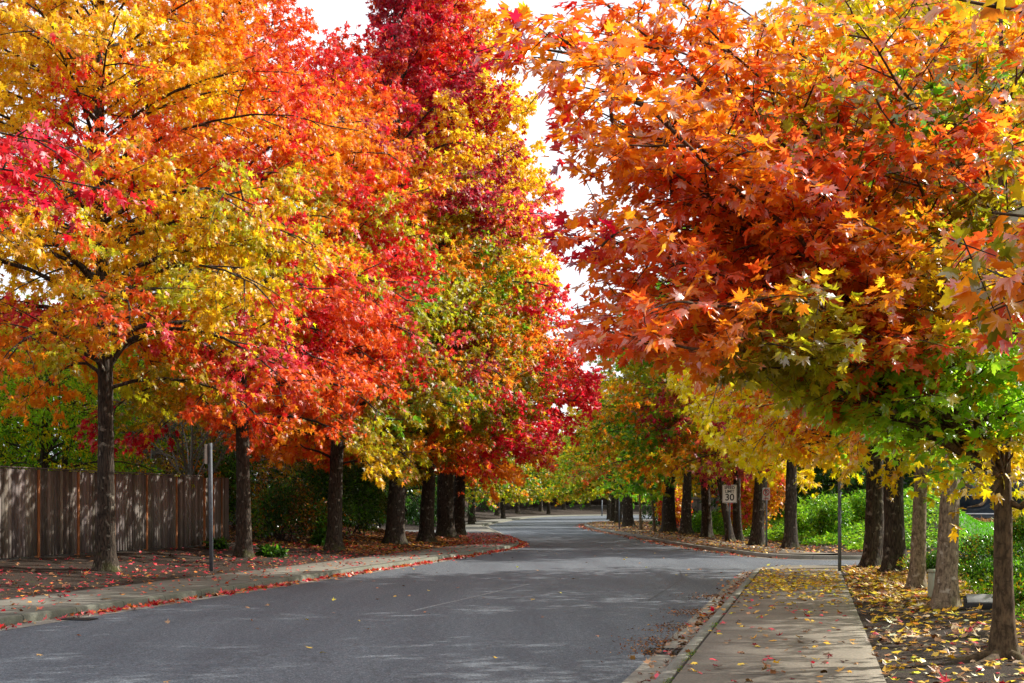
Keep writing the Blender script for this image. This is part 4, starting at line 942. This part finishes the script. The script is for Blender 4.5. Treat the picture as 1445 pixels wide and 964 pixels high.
# left gutter, clumped
n = 3000; q = r.random(n * 3); XY = along(LK, n * 3, r, -np.abs(r.normal(size=n * 3)) * .15 - .02, -1, 13, 78)
cl = .5 + .5 * np.sin(XY[:, 1] * 1.9) * np.sin(XY[:, 1] * .77 + 1); XY = XY[(q < .08 + .85 * cl ** 1.6 * smooth01(16, 26, XY[:, 1]))][:n]
litter('gutter_leaves', 'red and orange fallen leaves gathered along the left kerb', XY, .006, .115, RED, 1, lift=.015, flat=.5)
# left sidewalk
n = 850; XY = along(LK, n, r, r.uniform(.1, 2.0, n), -1, 16, 75)
litter('sidewalk_leaves', 'scattered fallen leaves on the left sidewalk', XY, KZ + .002, .105, RED, 2)
n = 1500; XY = along(LK, n, r, r.uniform(.1, 2.6, n), -1, 55, 78)
litter('sidewalk_leaves', 'dense red fallen leaves over the left sidewalk at the bend', XY, np.maximum(ground_z(XY[:, 0], XY[:, 1]), KZ + .002), .12, RED, 3)
n = 1900; XY = along(LK, n, r, SW + .05 + np.abs(r.normal(size=n)) * 2.6, -1, 18, 48)
litter('bank_leaves', 'red and pink fallen leaves on the dark mulch before the wooden fence', XY, ground_z(XY[:, 0], XY[:, 1]), .115, [('crim', 2.2), ('red', 1.5), ('pink', 1.6), ('tan', 3.5), ('brown', 3), ('orange', .6)], 4)
n = 15000; XY = along(LK, n, r, SW + .05 + r.uniform(0, 7.5, n), -1, 44, 73)
litter('bank_leaves', 'brown and orange leaf litter on the slope below the dark shrubs', XY, ground_z(XY[:, 0], XY[:, 1]), .13, [('brown', 4), ('tan', 3), ('orange', 1.4), ('red', .9), ('gold2', 1)], 5)
# right verge
n = 9500; v = r.beta(1.6, 2.2, n); yy = 15.5 + 20.5 * r.random(n) ** .75; XY = np.c_[rk(yy) + SW + .02 + v * 5.0, yy]
XY = XY[r.random(n) < .12 + .88 * smooth01(16, 25, XY[:, 1])]
litter('verge_leaves', 'yellow fallen leaves covering the right verge', XY, ground_z(XY[:, 0], XY[:, 1]), .125, [('yel', 3.2), ('dyel', 3.4), ('gold', 2), ('pale', 3.2), ('tan', 3), ('orange', 1), ('crim', .3), ('brown', 3)], 6, MAPLE_MID)
n = 1500; yy = r.uniform(10, 18, n); XY = np.c_[rk(yy) + SW + .02 + r.random(n) * 4, yy]
litter('verge_leaves', 'sparse yellow and red leaves on the bare soil at the lower right', XY, ground_z(XY[:, 0], XY[:, 1]), .105, [('yel', 2), ('pale', 3), ('tan', 2), ('gold', 2), ('crim', .8), ('brown', 4)], 7, MAPLE_MID)
n = 900; yy = np.clip(28.5 + r.normal(size=n) * 2.9, 13, 36); XY = np.c_[rk(yy) + .2 + r.random(n) * 1.8, yy]
litter('sidewalk_leaves', 'yellow fallen leaves on the right sidewalk', XY, KZ + .004, .10, [('yel', 5), ('dyel', 3), ('tan', 2), ('gold', 1.5)], 8, MAPLE_MID)
n = 170; yy = r.uniform(11, 24, n); XY = np.c_[rk(yy) + .15 + r.random(n) * 1.8, yy]
litter('sidewalk_leaves', 'few stray red and tan leaves on the near right sidewalk', XY, KZ + .004, .095, [('tan', 3), ('crim', 2), ('gold', 2), ('brown', 2)], 9, MAPLE_MID)
n = 420; yy = 13 + 23 * r.random(n) ** .8; XY = np.c_[rk(yy) - np.abs(r.normal(size=n)) * .16 - .02, yy]
litter('gutter_leaves', 'leaves and twigs along the right gutter', XY, .006, .085, [('brown', 5), ('tan', 3), ('crim', 1), ('orange', 1.2)], 10, MAPLE_MID, flat=.45)
n = 1100; c = r.integers(0, 5, n); cy = np.array([16.6, 17.6, 19.4, 22.2, 26.0])[c]; yy = cy + r.normal(size=n) * .42; XY = np.c_[rk(yy) - .3 - np.abs(r.normal(size=n)) * .28, yy]
litter('leaf_debris', 'small brown leaf debris heaped on the road around the right storm drain', XY, .006, .045, [('brown', 6), ('tan', 1.5), ('orange', .5)], 11, OVAL, flat=.4)
n = 110; yy = 12 + 60 * r.random(n); XY = np.c_[-5.9 + .19 * (yy - 20) + r.random(n) * 8.5, yy]
litter('road_leaves', 'stray leaves on the asphalt', XY, .003, .09, [('tan', 3), ('yel', 2), ('brown', 2), ('orange', 1)], 12)
n = 2600; XY = along(RK2, n, r, -np.abs(r.normal(size=n)) * .3 - .02, 1, 44, 125)
litter('gutter_leaves', 'brown and red leaves along the far right kerb', XY, .006, .13, [('brown', 4), ('tan', 2), ('rorange', 1), ('red', 1)], 13)
n = 9000; XY = along(RK2, n, r, SW + r.uniform(-1.8, 3.2, n) ** 1.0, 1, 45, 130)
litter('verge_leaves', 'brown and gold litter under the far right trees', XY, np.maximum(ground_z(XY[:, 0], XY[:, 1]), KZ + .004), .14, [('brown', 4), ('tan', 3), ('gold2', 2), ('rorange', .6)], 14)

n = 2600; XY = np.c_[r.uniform(18.5, 26, n), r.uniform(60, 70, n)]
litter('lawn_leaves', 'brown mulch and dry leaves on the slope below the blue grey building', XY, ground_z(XY[:, 0], XY[:, 1]), .22, [('tan', 4), ('brown', 4), ('pale', 1)], 16, OVAL, lift=.09)
n = 420; c = r.uniform(11, 20, 9)[r.integers(0, 9, n)]; yy = c + r.normal(size=n) * .14; XY = np.c_[rk(yy) + .175 + r.normal(size=n) * .02, yy]
litter('moss', 'green moss tufts in the seam behind the right kerb', XY, KZ + .001, .022, [('dgrn', 3), ('grn', 2), ('olive', 3)], 15, OVAL, flat=.8, cat='moss', lift=.001)
# ivy on the bank and beside the right verge
def ivy(name, label, XY, seed, size, pal, hmax):
    r = np.random.default_rng(seed); n = len(XY); z = ground_z(XY[:, 0], XY[:, 1])
    hum = .5 + .5 * np.sin(XY[:, 0] * 2.1 + np.sin(XY[:, 1] * 1.3) * 1.5) * np.cos(XY[:, 1] * 1.7 + XY[:, 0] * .6)
    P = np.c_[XY, z + .02 + r.random(n) ** .6 * (hmax * (.35 + .65 * hum))]
    a = r.uniform(0, 6.28, n); T = np.stack([np.cos(a), np.sin(a), r.normal(size=n) * .5 - .2], 1)
    Nn = norm(np.array([-.25, -.25, 1.]) + r.normal(size=(n, 3)) * .55)
    C = col_pal(pal, .28, .6)(P, (XY[:, 0] * 1.3).astype(int) % 7 + 7 * ((XY[:, 1] * 1.1).astype(int) % 9), r)
    return tag(obj(name, leaf_mesh(name, M_SHRUB, P, T, Nn, size * r.uniform(.6, 1.25, n), C, OVAL, r)), label, 'ivy', None, 'stuff')
r = np.random.default_rng(77)
n = 60000; XY = np.c_[r.uniform(9.5, 22, n), r.uniform(44.5, 82, n)]; d2 = dist_to(RK2, XY[:, 0], XY[:, 1]); lw = XY[:, 0] - (12.6 + .24 * (XY[:, 1] - 44))
XY = XY[(d2 > 4.4 + .4 * np.sin(XY[:, 1])) & (lw < 1.8 + .4 * np.sin(XY[:, 1] * 2))]
ivy('ivy', 'bright green ivy covering the bank beyond the side street', XY, 1, .2, [('grn', 5), ('lgrn', 4), ('dgrn', 1)], .32)
n = 22000; yy = r.uniform(17, 35.5, n); XY = np.c_[rk(yy) + 4.3 + r.random(n) * 5.5 + .3 * np.sin(yy * 2), yy]
ivy('ivy', 'low green ivy beside the leaf strewn right verge', XY, 2, .1, [('grn', 5), ('dgrn', 2), ('lgrn', 2.5), ('dyel', .7)], .2)
# lawn with grass blades
n = 50000; XY = np.c_[r.uniform(13, 30, n), r.uniform(45, 66, n)]; d2 = dist_to(RK2, XY[:, 0], XY[:, 1]); lw = XY[:, 0] - (12.6 + .24 * (XY[:, 1] - 44))
XY = XY[(d2 > .8) & (lw > 1.6) ]
rg = np.random.default_rng(3); z = ground_z(XY[:, 0], XY[:, 1]); m = len(XY); h = rg.uniform(.06, .13, m); a = rg.uniform(0, 6.28, m)
w = .035; A = np.c_[XY + np.c_[np.cos(a), np.sin(a)] * w, z - .01]; B = np.c_[XY - np.c_[np.cos(a), np.sin(a)] * w, z - .01]; Ct = np.c_[XY + rg.normal(size=(m, 2)) * .05, z + h]
V = np.stack([A, B, Ct], 1).reshape(-1, 3); fc = np.arange(3 * m).reshape(-1, 3); cc = np.repeat(np.clip(s2l(96, 160, 30) * np.exp(rg.normal(size=(m, 1)) * .2), 0, 1), 3, 0)
tag(obj('grass', mesh_np('grass', V, fc, M_SHRUB, cc)), 'mown green lawn right of the ivy bank', 'grass', None, 'stuff')
M_LAWN = pbr('lawn_soil', [(.3, (.03, .07, .012)), (.7, (.08, .16, .025))], 12, 8, rough=.95, bump=.6)
lx = np.linspace(13, 30, 60); ly = np.linspace(45, 66, 60); LX, LY = np.meshgrid(lx, ly); LZ = ground_z(LX, LY) + .012
ok = ((LX - (12.6 + .24 * (LY - 44))) > 1.6) & (dist_to(RK2, LX, LY) > .8)
ii = (np.arange(59) * 60)[:, None]; jj = np.arange(59)[None]; lf = np.stack([ii + jj, ii + jj + 1, ii + 61 + jj, ii + 60 + jj], -1).reshape(-1, 4)
lf = lf[ok.ravel()[lf].all(1)]
tag(obj('lawn', mesh_np('lawn', np.stack([LX, LY, LZ], -1).reshape(-1, 3), lf, M_LAWN, smooth=True)), kind='structure')

# ------------------------------------------------------------------ wooden fence on the left
M_WOOD = pbr('weathered_wood', [(.25, (.05, .043, .038)), (.5, (.150, .128, .112)), (.78, (.31, .275, .245))], 7, 10, stretch=(9, 9, .5), rough=.9, bump=.5, bdist=.006, vcol=True)
M_POST = pbr('cedar_post', [(.3, (.18, .065, .022)), (.7, (.38, .15, .055))], 8, 8, stretch=(6, 6, .5), rough=.85, bump=.4, bdist=.006)
M_WOODD = pbr('brown_fence_wood', [(.25, (.02, .012, .009)), (.7, (.075, .047, .033))], 6, 8, stretch=(6, 6, .5), rough=.9, bump=.4, bdist=.006, vcol=True)
def fence(name, label, pts, h, bay, board, wood, post_mat, seed, cap=True, post_r=.05, gap=.006, group=None, proud=True):
    """board fence along a polyline: one panel and one post per bay"""
    rr = random.Random(seed); P = resample(pts, .05); s = np.r_[0, np.cumsum(np.linalg.norm(np.diff(P, axis=0), axis=1))]; L = s[-1]
    at = lambda q: np.array([np.interp(q, s, P[:, 0]), np.interp(q, s, P[:, 1])])
    b0 = at(0); root = thing(name, label, 'fence', (b0[0], b0[1], gz(*b0)), 0, group); o0 = np.array([b0[0], b0[1], gz(*b0)])
    nb = max(1, int(round(L / bay)))
    for i in range(nb):
        q0, q1 = L * i / nb, L * (i + 1) / nb; a, b = at(q0), at(q1); d = norm(b - a); nr = np.array([d[1], -d[0]])
        za, zb = gz(*a), gz(*b); ang = math.atan2(d[1], d[0]); ll = np.linalg.norm(b - a)
        mb = MB(); k = int(ll / board)
        for j in range(k):
            u0 = ll * j / k + gap / 2; u1 = ll * (j + 1) / k - gap / 2; zz = za + (zb - za) * (j + .5) / k; th = rr.uniform(0, .012); c = rr.uniform(.5, 1.35); top = h + rr.uniform(-.02, .012); lo = .02 + rr.uniform(0, .03)
            M = Matrix.Translation((a[0] - o0[0], a[1] - o0[1], zz - o0[2])) @ Matrix.Rotation(ang, 4, 'Z')
            cc = (c, c * rr.uniform(.93, 1.02), c * rr.uniform(.88, 1.05))
            mb.box((u0, -.012 - th, lo), (u1, .010 - th, top), cc, M)
        M = Matrix.Translation((a[0] - o0[0], a[1] - o0[1], 0)) @ Matrix.Rotation(ang, 4, 'Z')
        for zr in (.3, h - .3):
            mb.box((0, .012, za - o0[2] + zr), (ll, .05, za - o0[2] + zr + .09), (.8, .75, .7), M)
        if cap:
            Mc = Matrix.Translation((a[0] - o0[0], a[1] - o0[1], za - o0[2] + h + .013)) @ Matrix.Rotation(ang, 4, 'Z') @ Matrix.Rotation(-math.atan2(zb - za, ll), 4, 'Y')
            mb.box((.0, -.045, 0), (ll, .05, .03), (1.1, 1.08, 1.05), Mc)
        mb.build('panel', wood, root)
        pb = MB(); y0 = -.045 if proud else .0
        pb.box((-.045, y0, -.1), (.045, y0 + .1, h - .01), None, Matrix.Translation((a[0] - o0[0], a[1] - o0[1], za - o0[2])) @ Matrix.Rotation(ang, 4, 'Z'))
        pb.build('post', post_mat, root, bevel=.004)
    return root
fl = lambda y: (-11.66 + .215 * (y - 32.3), y)
fence('wooden_fence', 'weathered grey board fence with rusty posts behind the first left tree', [fl(33.9 - 1.83 * 8), fl(33.9), fl(42.95)], 2.1, 1.81, .14, M_WOOD, M_POST, 1)
fence('wooden_fence', 'short dark return of the board fence running back beside the dark shrubs', [(-9.36, 43.05), (-9.40, 47.0)], 2.08, 1.3, .2, M_WOOD, M_POST, 2, cap=False, gap=.03)
fence('wooden_fence', 'long brown board fence behind the distant trees at the bend', [(-8.5, 150), (-8.0, 172), (-4, 205), (3, 232), (12, 246), (26, 251), (45, 252)], 2.0, 2.4, .18, M_WOODD, M_WOODD, 3, cap=False)
fence('wooden_fence', 'grey board fence glimpsed behind the far right trunks', [(15.2, 96), (13.4, 100), (11.5, 104)], 2.0, 2.4, .2, M_WOOD, M_WOOD, 4, cap=False)
# ------------------------------------------------------------------ signs and poles
M_STEEL = pbr('galvanised_steel', [(.3, (.10, .115, .13)), (.7, (.19, .21, .235))], 9, 5, rough=.6, bump=.1, metallic=.3)
M_WHITE = pbr('sign_white', [(.3, (.62, .62, .60)), (.7, (.80, .80, .77))], 5, 6, rough=.45, bump=0, noise2=(3, .66, (.45, .43, .38), .2))
M_BLACK = pbr('sign_black', [(.3, (.012, .012, .012)), (.7, (.03, .03, .03))], 9, 4, rough=.5, bump=0)
M_REDP = pbr('sign_red', [(.3, (.42, .02, .03)), (.7, (.6, .035, .045))], 9, 4, rough=.45, bump=0)
M_ALU = pbr('sign_back', [(.3, (.04, .029, .023)), (.7, (.075, .054, .043))], 9, 4, rough=.8, bump=0)
def u_post(root, h, w=.065, rz=0):
    mb = MB(); M = Matrix.Rotation(rz, 4, 'Z')
    mb.box((-w / 2, -.006, -.1), (w / 2, 0, h), None, M); mb.box((-w / 2, 0.0005, -.1), (-w / 2 + .008, .03, h), None, M); mb.box((w / 2 - .008, .0005, -.1), (w / 2, .03, h), None, M)
    return mb.build('post', M_STEEL, root)
def text_mesh(txt, size, mat, parent, x, z, y, name='lettering', bold=0.0):
    c = bpy.data.curves.new(name, 'FONT'); c.body = txt; c.size = size; c.align_x = 'CENTER'; c.align_y = 'CENTER'; c.offset = bold; c.extrude = .001
    tmp = bpy.data.objects.new(name, c); COL.objects.link(tmp); tmp.rotation_euler = (R_(90), 0, 0); tmp.location = (x, y, z)
    bpy.context.view_layer.update()
    me = bpy.data.meshes.new_from_object(tmp.evaluated_get(bpy.context.evaluated_depsgraph_get()))
    me.transform(tmp.matrix_world); bpy.data.objects.remove(tmp)
    me.materials.clear(); me.materials.append(mat)
    return obj(name, me, parent)
def rrect(w, h, r, n=5):
    pts = []
    for cx, cy, a0 in ((w / 2 - r, h / 2 - r, 0), (-w / 2 + r, h / 2 - r, 90), (-w / 2 + r, -h / 2 + r, 180), (w / 2 - r, -h / 2 + r, 270)):
        for i in range(n + 1):
            a = R_(a0 + 90 * i / n); pts.append((cx + r * math.cos(a), cy + r * math.sin(a)))
    return pts
def plate(name, w, h, r, y0, y1, zc, mat, parent, hole=None, rz=0):
    bm = bmesh.new(); pts = rrect(w, h, r)
    if hole is None:
        f = bm.faces.new([bm.verts.new((x, y0, z + zc)) for x, z in pts]); e = bmesh.ops.extrude_face_region(bm, geom=[f])
        for v in e['geom']:
            if isinstance(v, bmesh.types.BMVert): v.co.y = y1
    else:
        p2 = rrect(*hole); n = len(pts)
        L = [[bm.verts.new((x, yy, z + zc)) for x, z in q] for yy in (y0, y1) for q in (pts, p2)]
        for i in range(n):
            j = (i + 1) % n
            bm.faces.new((L[0][i], L[0][j], L[1][j], L[1][i])); bm.faces.new((L[2][i], L[3][i], L[3][j], L[2][j]))
            bm.faces.new((L[0][i], L[2][i], L[2][j], L[0][j])); bm.faces.new((L[1][i], L[1][j], L[3][j], L[3][i]))
    bmesh.ops.recalc_face_normals(bm, faces=bm.faces)
    if rz: bmesh.ops.rotate(bm, verts=bm.verts, matrix=Matrix.Rotation(rz, 3, 'Z'))
    me = bpy.data.meshes.new(name); bm.to_mesh(me); bm.free(); me.materials.append(mat)
    return obj(name, me, parent)

# speed limit sign
Y = 59.5; X = (1029.5 - CX) / F * Y
sg = thing('speed_limit_sign', 'white speed limit 30 sign on a thin steel post before the leaning tree', 'traffic sign', (X, Y, gz(X, Y)), R_(2))
u_post(sg, 2.45)
zc = CH + (HZ - 697) / F * Y - gz(X, Y)
plate('sign_plate', .62, .76, .04, -.012, -.009, zc, M_WHITE, sg)
plate('sign_border', .59, .73, .035, -.0155, -.0135, zc, M_BLACK, sg, hole=(.565, .705, .03))
text_mesh('SPEED', .165, M_BLACK, sg, 0, zc + .255, -.0145, bold=.004); text_mesh('LIMIT', .165, M_BLACK, sg, 0, zc + .10, -.0145, bold=.004); text_mesh('30', .40, M_BLACK, sg, 0, zc - .155, -.0145, name='number', bold=.006)
# no parking sign
Y = 52.5; X = (1081.5 - CX) / F * Y
ps = thing('no_parking_sign', 'small no parking sign with a red ring on a steel post', 'traffic sign', (X, Y, gz(X, Y)), R_(-38))
u_post(ps, 2.6, rz=R_(38)); zc = CH + (HZ - 697) / F * Y - gz(X, Y)
plate('sign_plate', .31, .46, .03, -.012, -.009, zc, M_WHITE, ps)
text_mesh('P', .2, M_BLACK, ps, 0, zc + .06, -.0135, name='lettering', bold=.004)
bm = bmesh.new(); ring = []
for i in range(32):
    a = i / 32 * 2 * math.pi; ring.append([bm.verts.new((rr_ * math.cos(a), yy_, zc + .06 + rr_ * math.sin(a))) for rr_, yy_ in ((.10, -.018), (.132, -.018), (.132, -.0155), (.10, -.0155))])
for i in range(32):
    A, B = ring[i], ring[(i + 1) % 32]
    for k in range(4): bm.faces.new((A[k], A[(k + 1) % 4], B[(k + 1) % 4], B[k]))
me = bpy.data.meshes.new('ring'); bm.to_mesh(me); bm.free(); me.materials.append(M_REDP); obj('ring', me, ps)
mb = MB(); mb.box((-.105, -.0205, -.012), (.105, -.0185, .012), None, Matrix.Translation((0, 0, zc + .06)) @ Matrix.Rotation(R_(45), 4, 'Y')); mb.build('slash', M_REDP, ps)
mb = MB(); mb.box((-.09, -.015, zc - .165), (.09, -.0125, zc - .145)); mb.box((-.12, -.0152, zc - .2), (.12, -.0126, zc - .18)); mb.build('arrow_bar', M_REDP, ps)
# left post with its sign seen edge on
Y = F * (CH - .15) / (806 - HZ); X = (298 - CX) / F * Y
lp = thing('sign_post', 'steel sign post before the board fence, its plate seen edge on', 'traffic sign', (X, Y, gz(X, Y)), 0)
lp.rotation_euler = (0, R_(-.5), 0)
u_post(lp, 2.98, .085)
plate('sign_plate', .30, .46, .03, -.002, .002, 2.72, M_ALU, lp, rz=R_(74)).location = (-.055, -.03, 0)
# post without visible sign at the right corner, and thin far ones
Y = F * (CH - KZ) / (806 - HZ); X = (1185 - CX) / F * Y
cp = thing('sign_post', 'grey steel post at the corner of the right sidewalk below the yellow leaves', 'post', (X, Y, gz(X, Y)), 0)
u_post(cp, 2.15, .075)
mb = MB(); mb.box((-.045, -.02, 2.152), (.045, .045, 2.17)); mb.build('cap', M_STEEL, cp)
for px_, py_, h_, lab in ((645, 748.5, 2.1, 'thin steel post right of the thickest left trunk'), (874, 746, 2.3, 'thin steel post on the far right kerb at the bend'), (849.5, 727, 2.4, 'thin pale post before the far fence')):
    Y = F * (CH - .14) / (py_ - HZ); X = (px_ - CX) / F * Y
    o = thing('sign_post', lab, 'traffic sign', (X, Y, gz(X, Y)), 0); u_post(o, h_, .075 if py_ > 740 else .16)
    plate('sign_plate', .3, .45, .03, -.012, -.009, h_ - .2, M_ALU, o, rz=R_(80))

# ------------------------------------------------------------------ small furniture on the right verge
M_UTIL = pbr('utility_paint', [(.3, (.30, .33, .24)), (.7, (.42, .45, .34))], 6, 6, rough=.6, bump=.05)
Y = 23.2; X = (1321.5 - CX) / F * Y
ut = thing('utility_pedestal', 'pale green utility pedestal behind the scarred trunk', 'utility box', (X, Y, gz(X, Y)), R_(10))
mb = MB(); mb.box((-.11, -.11, -.05), (.11, .11, .40)); mb.build('body', M_UTIL, ut, bevel=.02)
mb = MB(); mb.box((-.12, -.12, .402), (.12, .12, .46)); mb.build('cap', M_UTIL, ut, bevel=.03)
mb = MB(); mb.box((-.07, -.117, .12), (.07, -.112, .3)); mb.build('door', M_UTIL, ut, bevel=.004)
Y = 20.3; X = (1383 - CX) / F * Y
M_PLAST = pbr('black_plastic', [(.3, (.012, .012, .013)), (.7, (.03, .03, .032))], 8, 5, rough=.55, bump=.1)
M_LID = pbr('grey_lid', [(.3, (.20, .20, .20)), (.7, (.33, .33, .33))], 10, 5, rough=.7, bump=.1)
vb = thing('valve_box', 'black plastic valve box with a grey lid on the leafy verge', 'utility box', (X, Y, gz(X, Y) - .02), R_(-14))
mb = MB()
for lo, hi in (((-.22, -.15, 0), (.22, -.125, .11)), ((-.22, .125, 0), (.22, .15, .19)), ((-.22, -.124, 0), (-.195, .124, .17)), ((.195, -.124, 0), (.22, .124, .17))): mb.box(lo, hi)
mb.build('box_body', M_PLAST, vb, bevel=.006)
mb = MB(); mb.box((-.185, -.125, -.012), (.185, .125, .012), None, Matrix.Translation((0, -.02, .17)) @ Matrix.Rotation(R_(24), 4, 'X')); mb.build('lid', M_LID, vb, bevel=.006)
# storm drains
M_IRON = pbr('cast_iron', [(.3, (.02, .019, .018)), (.7, (.06, .05, .045))], 14, 6, rough=.6, bump=.2, metallic=.5)
def drain(label, x, y, w, d, rz):
    g = thing('storm_drain', label, 'storm drain', (x, y, .008), rz)
    mb = MB(); mb.box((-w / 2, -d / 2, 0), (w / 2, -d / 2 + .03, .012)); mb.box((-w / 2, d / 2 - .03, 0), (w / 2, d / 2, .012)); mb.box((-w / 2, -d / 2 + .031, 0), (-w / 2 + .03, d / 2 - .031, .012)); mb.box((w / 2 - .03, -d / 2 + .031, 0), (w / 2, d / 2 - .031, .012)); mb.build('frame', M_IRON, g)
    mb = MB(); n = int((w - .06) / .045)
    for i in range(n):
        x0 = -w / 2 + .03 + (w - .06) * (i + .3) / n; mb.box((x0, -d / 2 + .031, .001), (x0 + (w - .06) / n * .45, d / 2 - .031, .010))
    mb.build('grate', M_IRON, g)
    mb = MB(); mb.box((-w / 2 + .031, -d / 2 + .032, -.001), (w / 2 - .031, d / 2 - .032, .0003)); mb.build('pit_shade_sheet', M_BLACK, g)  # flat black sheet painted in for the dark hollow under the bars
drain('iron storm drain grate in the right gutter', rk(16.3) - .24, 16.3, .46, .62, R_(-12))
drain('iron storm drain grate by the left kerb', -6.4, 20.9, .5, .3, R_(-11))

# ------------------------------------------------------------------ buildings
M_WALLB = pbr('blue_grey_siding', [(.3, (.22, .29, .38)), (.7, (.32, .41, .52))], 4, 6, stretch=(1, 1, 12), rough=.7, bump=.15)
M_TRIM = pbr('white_trim', [(.3, (.55, .56, .56)), (.7, (.72, .73, .72))], 4, 4, rough=.6, bump=0)
M_GLASS = pbr('dark_glass', [(.3, (.02, .03, .045)), (.7, (.05, .07, .095))], 2, 3, rough=.08, bump=0, spec=.6)
M_ROOF = pbr('grey_shingle', [(.3, (.05, .05, .055)), (.7, (.12, .12, .125))], 8, 8, rough=.9, bump=.3)
def building(label, x, y, w, d, h, rz, nwin, wall=None, wz=(.25, 2.4)):
    b = thing('building', label, 'building', (x, y, gz(x, y) - .2), rz)
    mb = MB(); mb.box((0, 0, 0), (w, d, h)); mb.build('wall', wall or M_WALLB, b)
    rb = MB(); e = .5; rv = np.array([(-e, -e, h), (w + e, -e, h), (w + e, d + e, h), (-e, d + e, h), (-e + 1.5, d / 2, h + d * .28), (w + e - 1.5, d / 2, h + d * .28)])
    rb.add(rv, [(0, 1, 5, 4), (2, 3, 4, 5), (1, 2, 5, 5), (3, 0, 4, 4)]); rb.box((-e, -e, h - .16), (w + e, d + e, h - .002))
    rb.build('roof', M_ROOF, b)
    step = w / nwin
    for i in range(nwin):
        x0 = step * i + .12; x1 = step * (i + 1) - .12
        fm = MB(); t_ = .07
        fm.box((x0, -.07, wz[0]), (x1, -.003, wz[0] + t_)); fm.box((x0, -.07, wz[1] - t_), (x1, -.003, wz[1])); fm.box((x0, -.068, wz[0] + t_), (x0 + t_, -.004, wz[1] - t_)); fm.box((x1 - t_, -.068, wz[0] + t_), (x1, -.004, wz[1] - t_))
        zm = wz[0] + (wz[1] - wz[0]) * .36
        fm.box((x0 + t_, -.06, zm), (x1 - t_, -.02, zm + .04)); zm += .62; fm.box((x0 + t_, -.06, zm), (x1 - t_, -.02, zm + .04))
        wn = fm.build('window', M_TRIM, b)
        gm = MB(); gm.box((x0 + t_, -.018, wz[0] + t_), (x1 - t_, -.006, wz[1] - t_)); gm.build('pane', M_GLASS, wn)
    return b
building('blue grey building with dark windows and white posts behind the right lawn', 21.9, 70.5, 13, 9, 3.4, R_(0), 5, wz=(.3, 2.9))
building('small pale house glimpsed over the distant brown fence', 7.0, 276, 9, 7, 4.6, R_(-8), 3, M_TRIM, (1.0, 2.6))

# ------------------------------------------------------------------ sky, sun, camera
AZ, EL = R_(66), R_(34)
w = bpy.data.worlds.new('World'); scene.world = w; w.use_nodes = True
N, L = w.node_tree.nodes, w.node_tree.links; N.clear()
sky = N.new('ShaderNodeTexSky'); sky.sky_type = 'NISHITA'; sky.sun_disc = False; sky.sun_elevation = EL; sky.sun_rotation = AZ; sky.dust_density = 2.5; sky.air_density = 1.0
tc = N.new('ShaderNodeTexCoord'); mp = N.new('ShaderNodeMapping'); mp.inputs['Scale'].default_value = (1, 1, 2.2); L.new(tc.outputs['Generated'], mp.inputs[0])
cn = N.new('ShaderNodeTexNoise'); cn.inputs['Scale'].default_value = 3.2; cn.inputs['Detail'].default_value = 7; cn.inputs['Roughness'].default_value = .55; L.new(mp.outputs[0], cn.inputs['Vector'])
cr = ramp(N, [(.30, (.45, .45, .45)), (.55, (1, 1, 1))]); L.new(cn.outputs['Fac'], cr.inputs[0])
mx = N.new('ShaderNodeMixRGB'); mx.inputs[2].default_value = (8.3, 8.6, 9.1, 1)
L.new(cr.outputs[0], mx.inputs[0]); L.new(sky.outputs[0], mx.inputs[1])
bg = N.new('ShaderNodeBackground'); bg.inputs['Strength'].default_value = .10; L.new(mx.outputs[0], bg.inputs['Color'])
wo = N.new('ShaderNodeOutputWorld'); L.new(bg.outputs[0], wo.inputs['Surface'])

sd = bpy.data.lights.new('sun', 'SUN'); sd.energy = 5.0; sd.angle = R_(.55); sd.color = (1, .95, .86)
so = link(bpy.data.objects.new('sun', sd)); so.location = (30, 30, 40)
dirv = Vector((math.sin(AZ) * math.cos(EL), math.cos(AZ) * math.cos(EL), math.sin(EL)))
so.rotation_euler = dirv.to_track_quat('Z', 'Y').to_euler()

cd = bpy.data.cameras.new('camera'); cam = link(bpy.data.objects.new('camera', cd)); cam.location = (0, 0, CH); cam.rotation_euler = (R_(90), 0, 0)
cd.sensor_width = 36; cd.lens = F / 1445 * 36; cd.shift_y = (HZ - 482) / 1445; cd.clip_start = .1; cd.clip_end = 5000
scene.camera = cam
vs = scene.view_settings; vs.view_transform = 'Standard'; vs.look = 'None'; vs.gamma = 1; vs.exposure = .70; vs.use_curve_mapping = False
scene.render.engine = 'CYCLES'
cy = scene.cycles; cy.max_bounces = 8; cy.diffuse_bounces = 4; cy.transmission_bounces = 6; cy.glossy_bounces = 3; cy.use_denoising = True; cy.caustics_reflective = False; cy.caustics_refractive = False
print('polys', sum(len(m.polygons) for m in bpy.data.meshes))
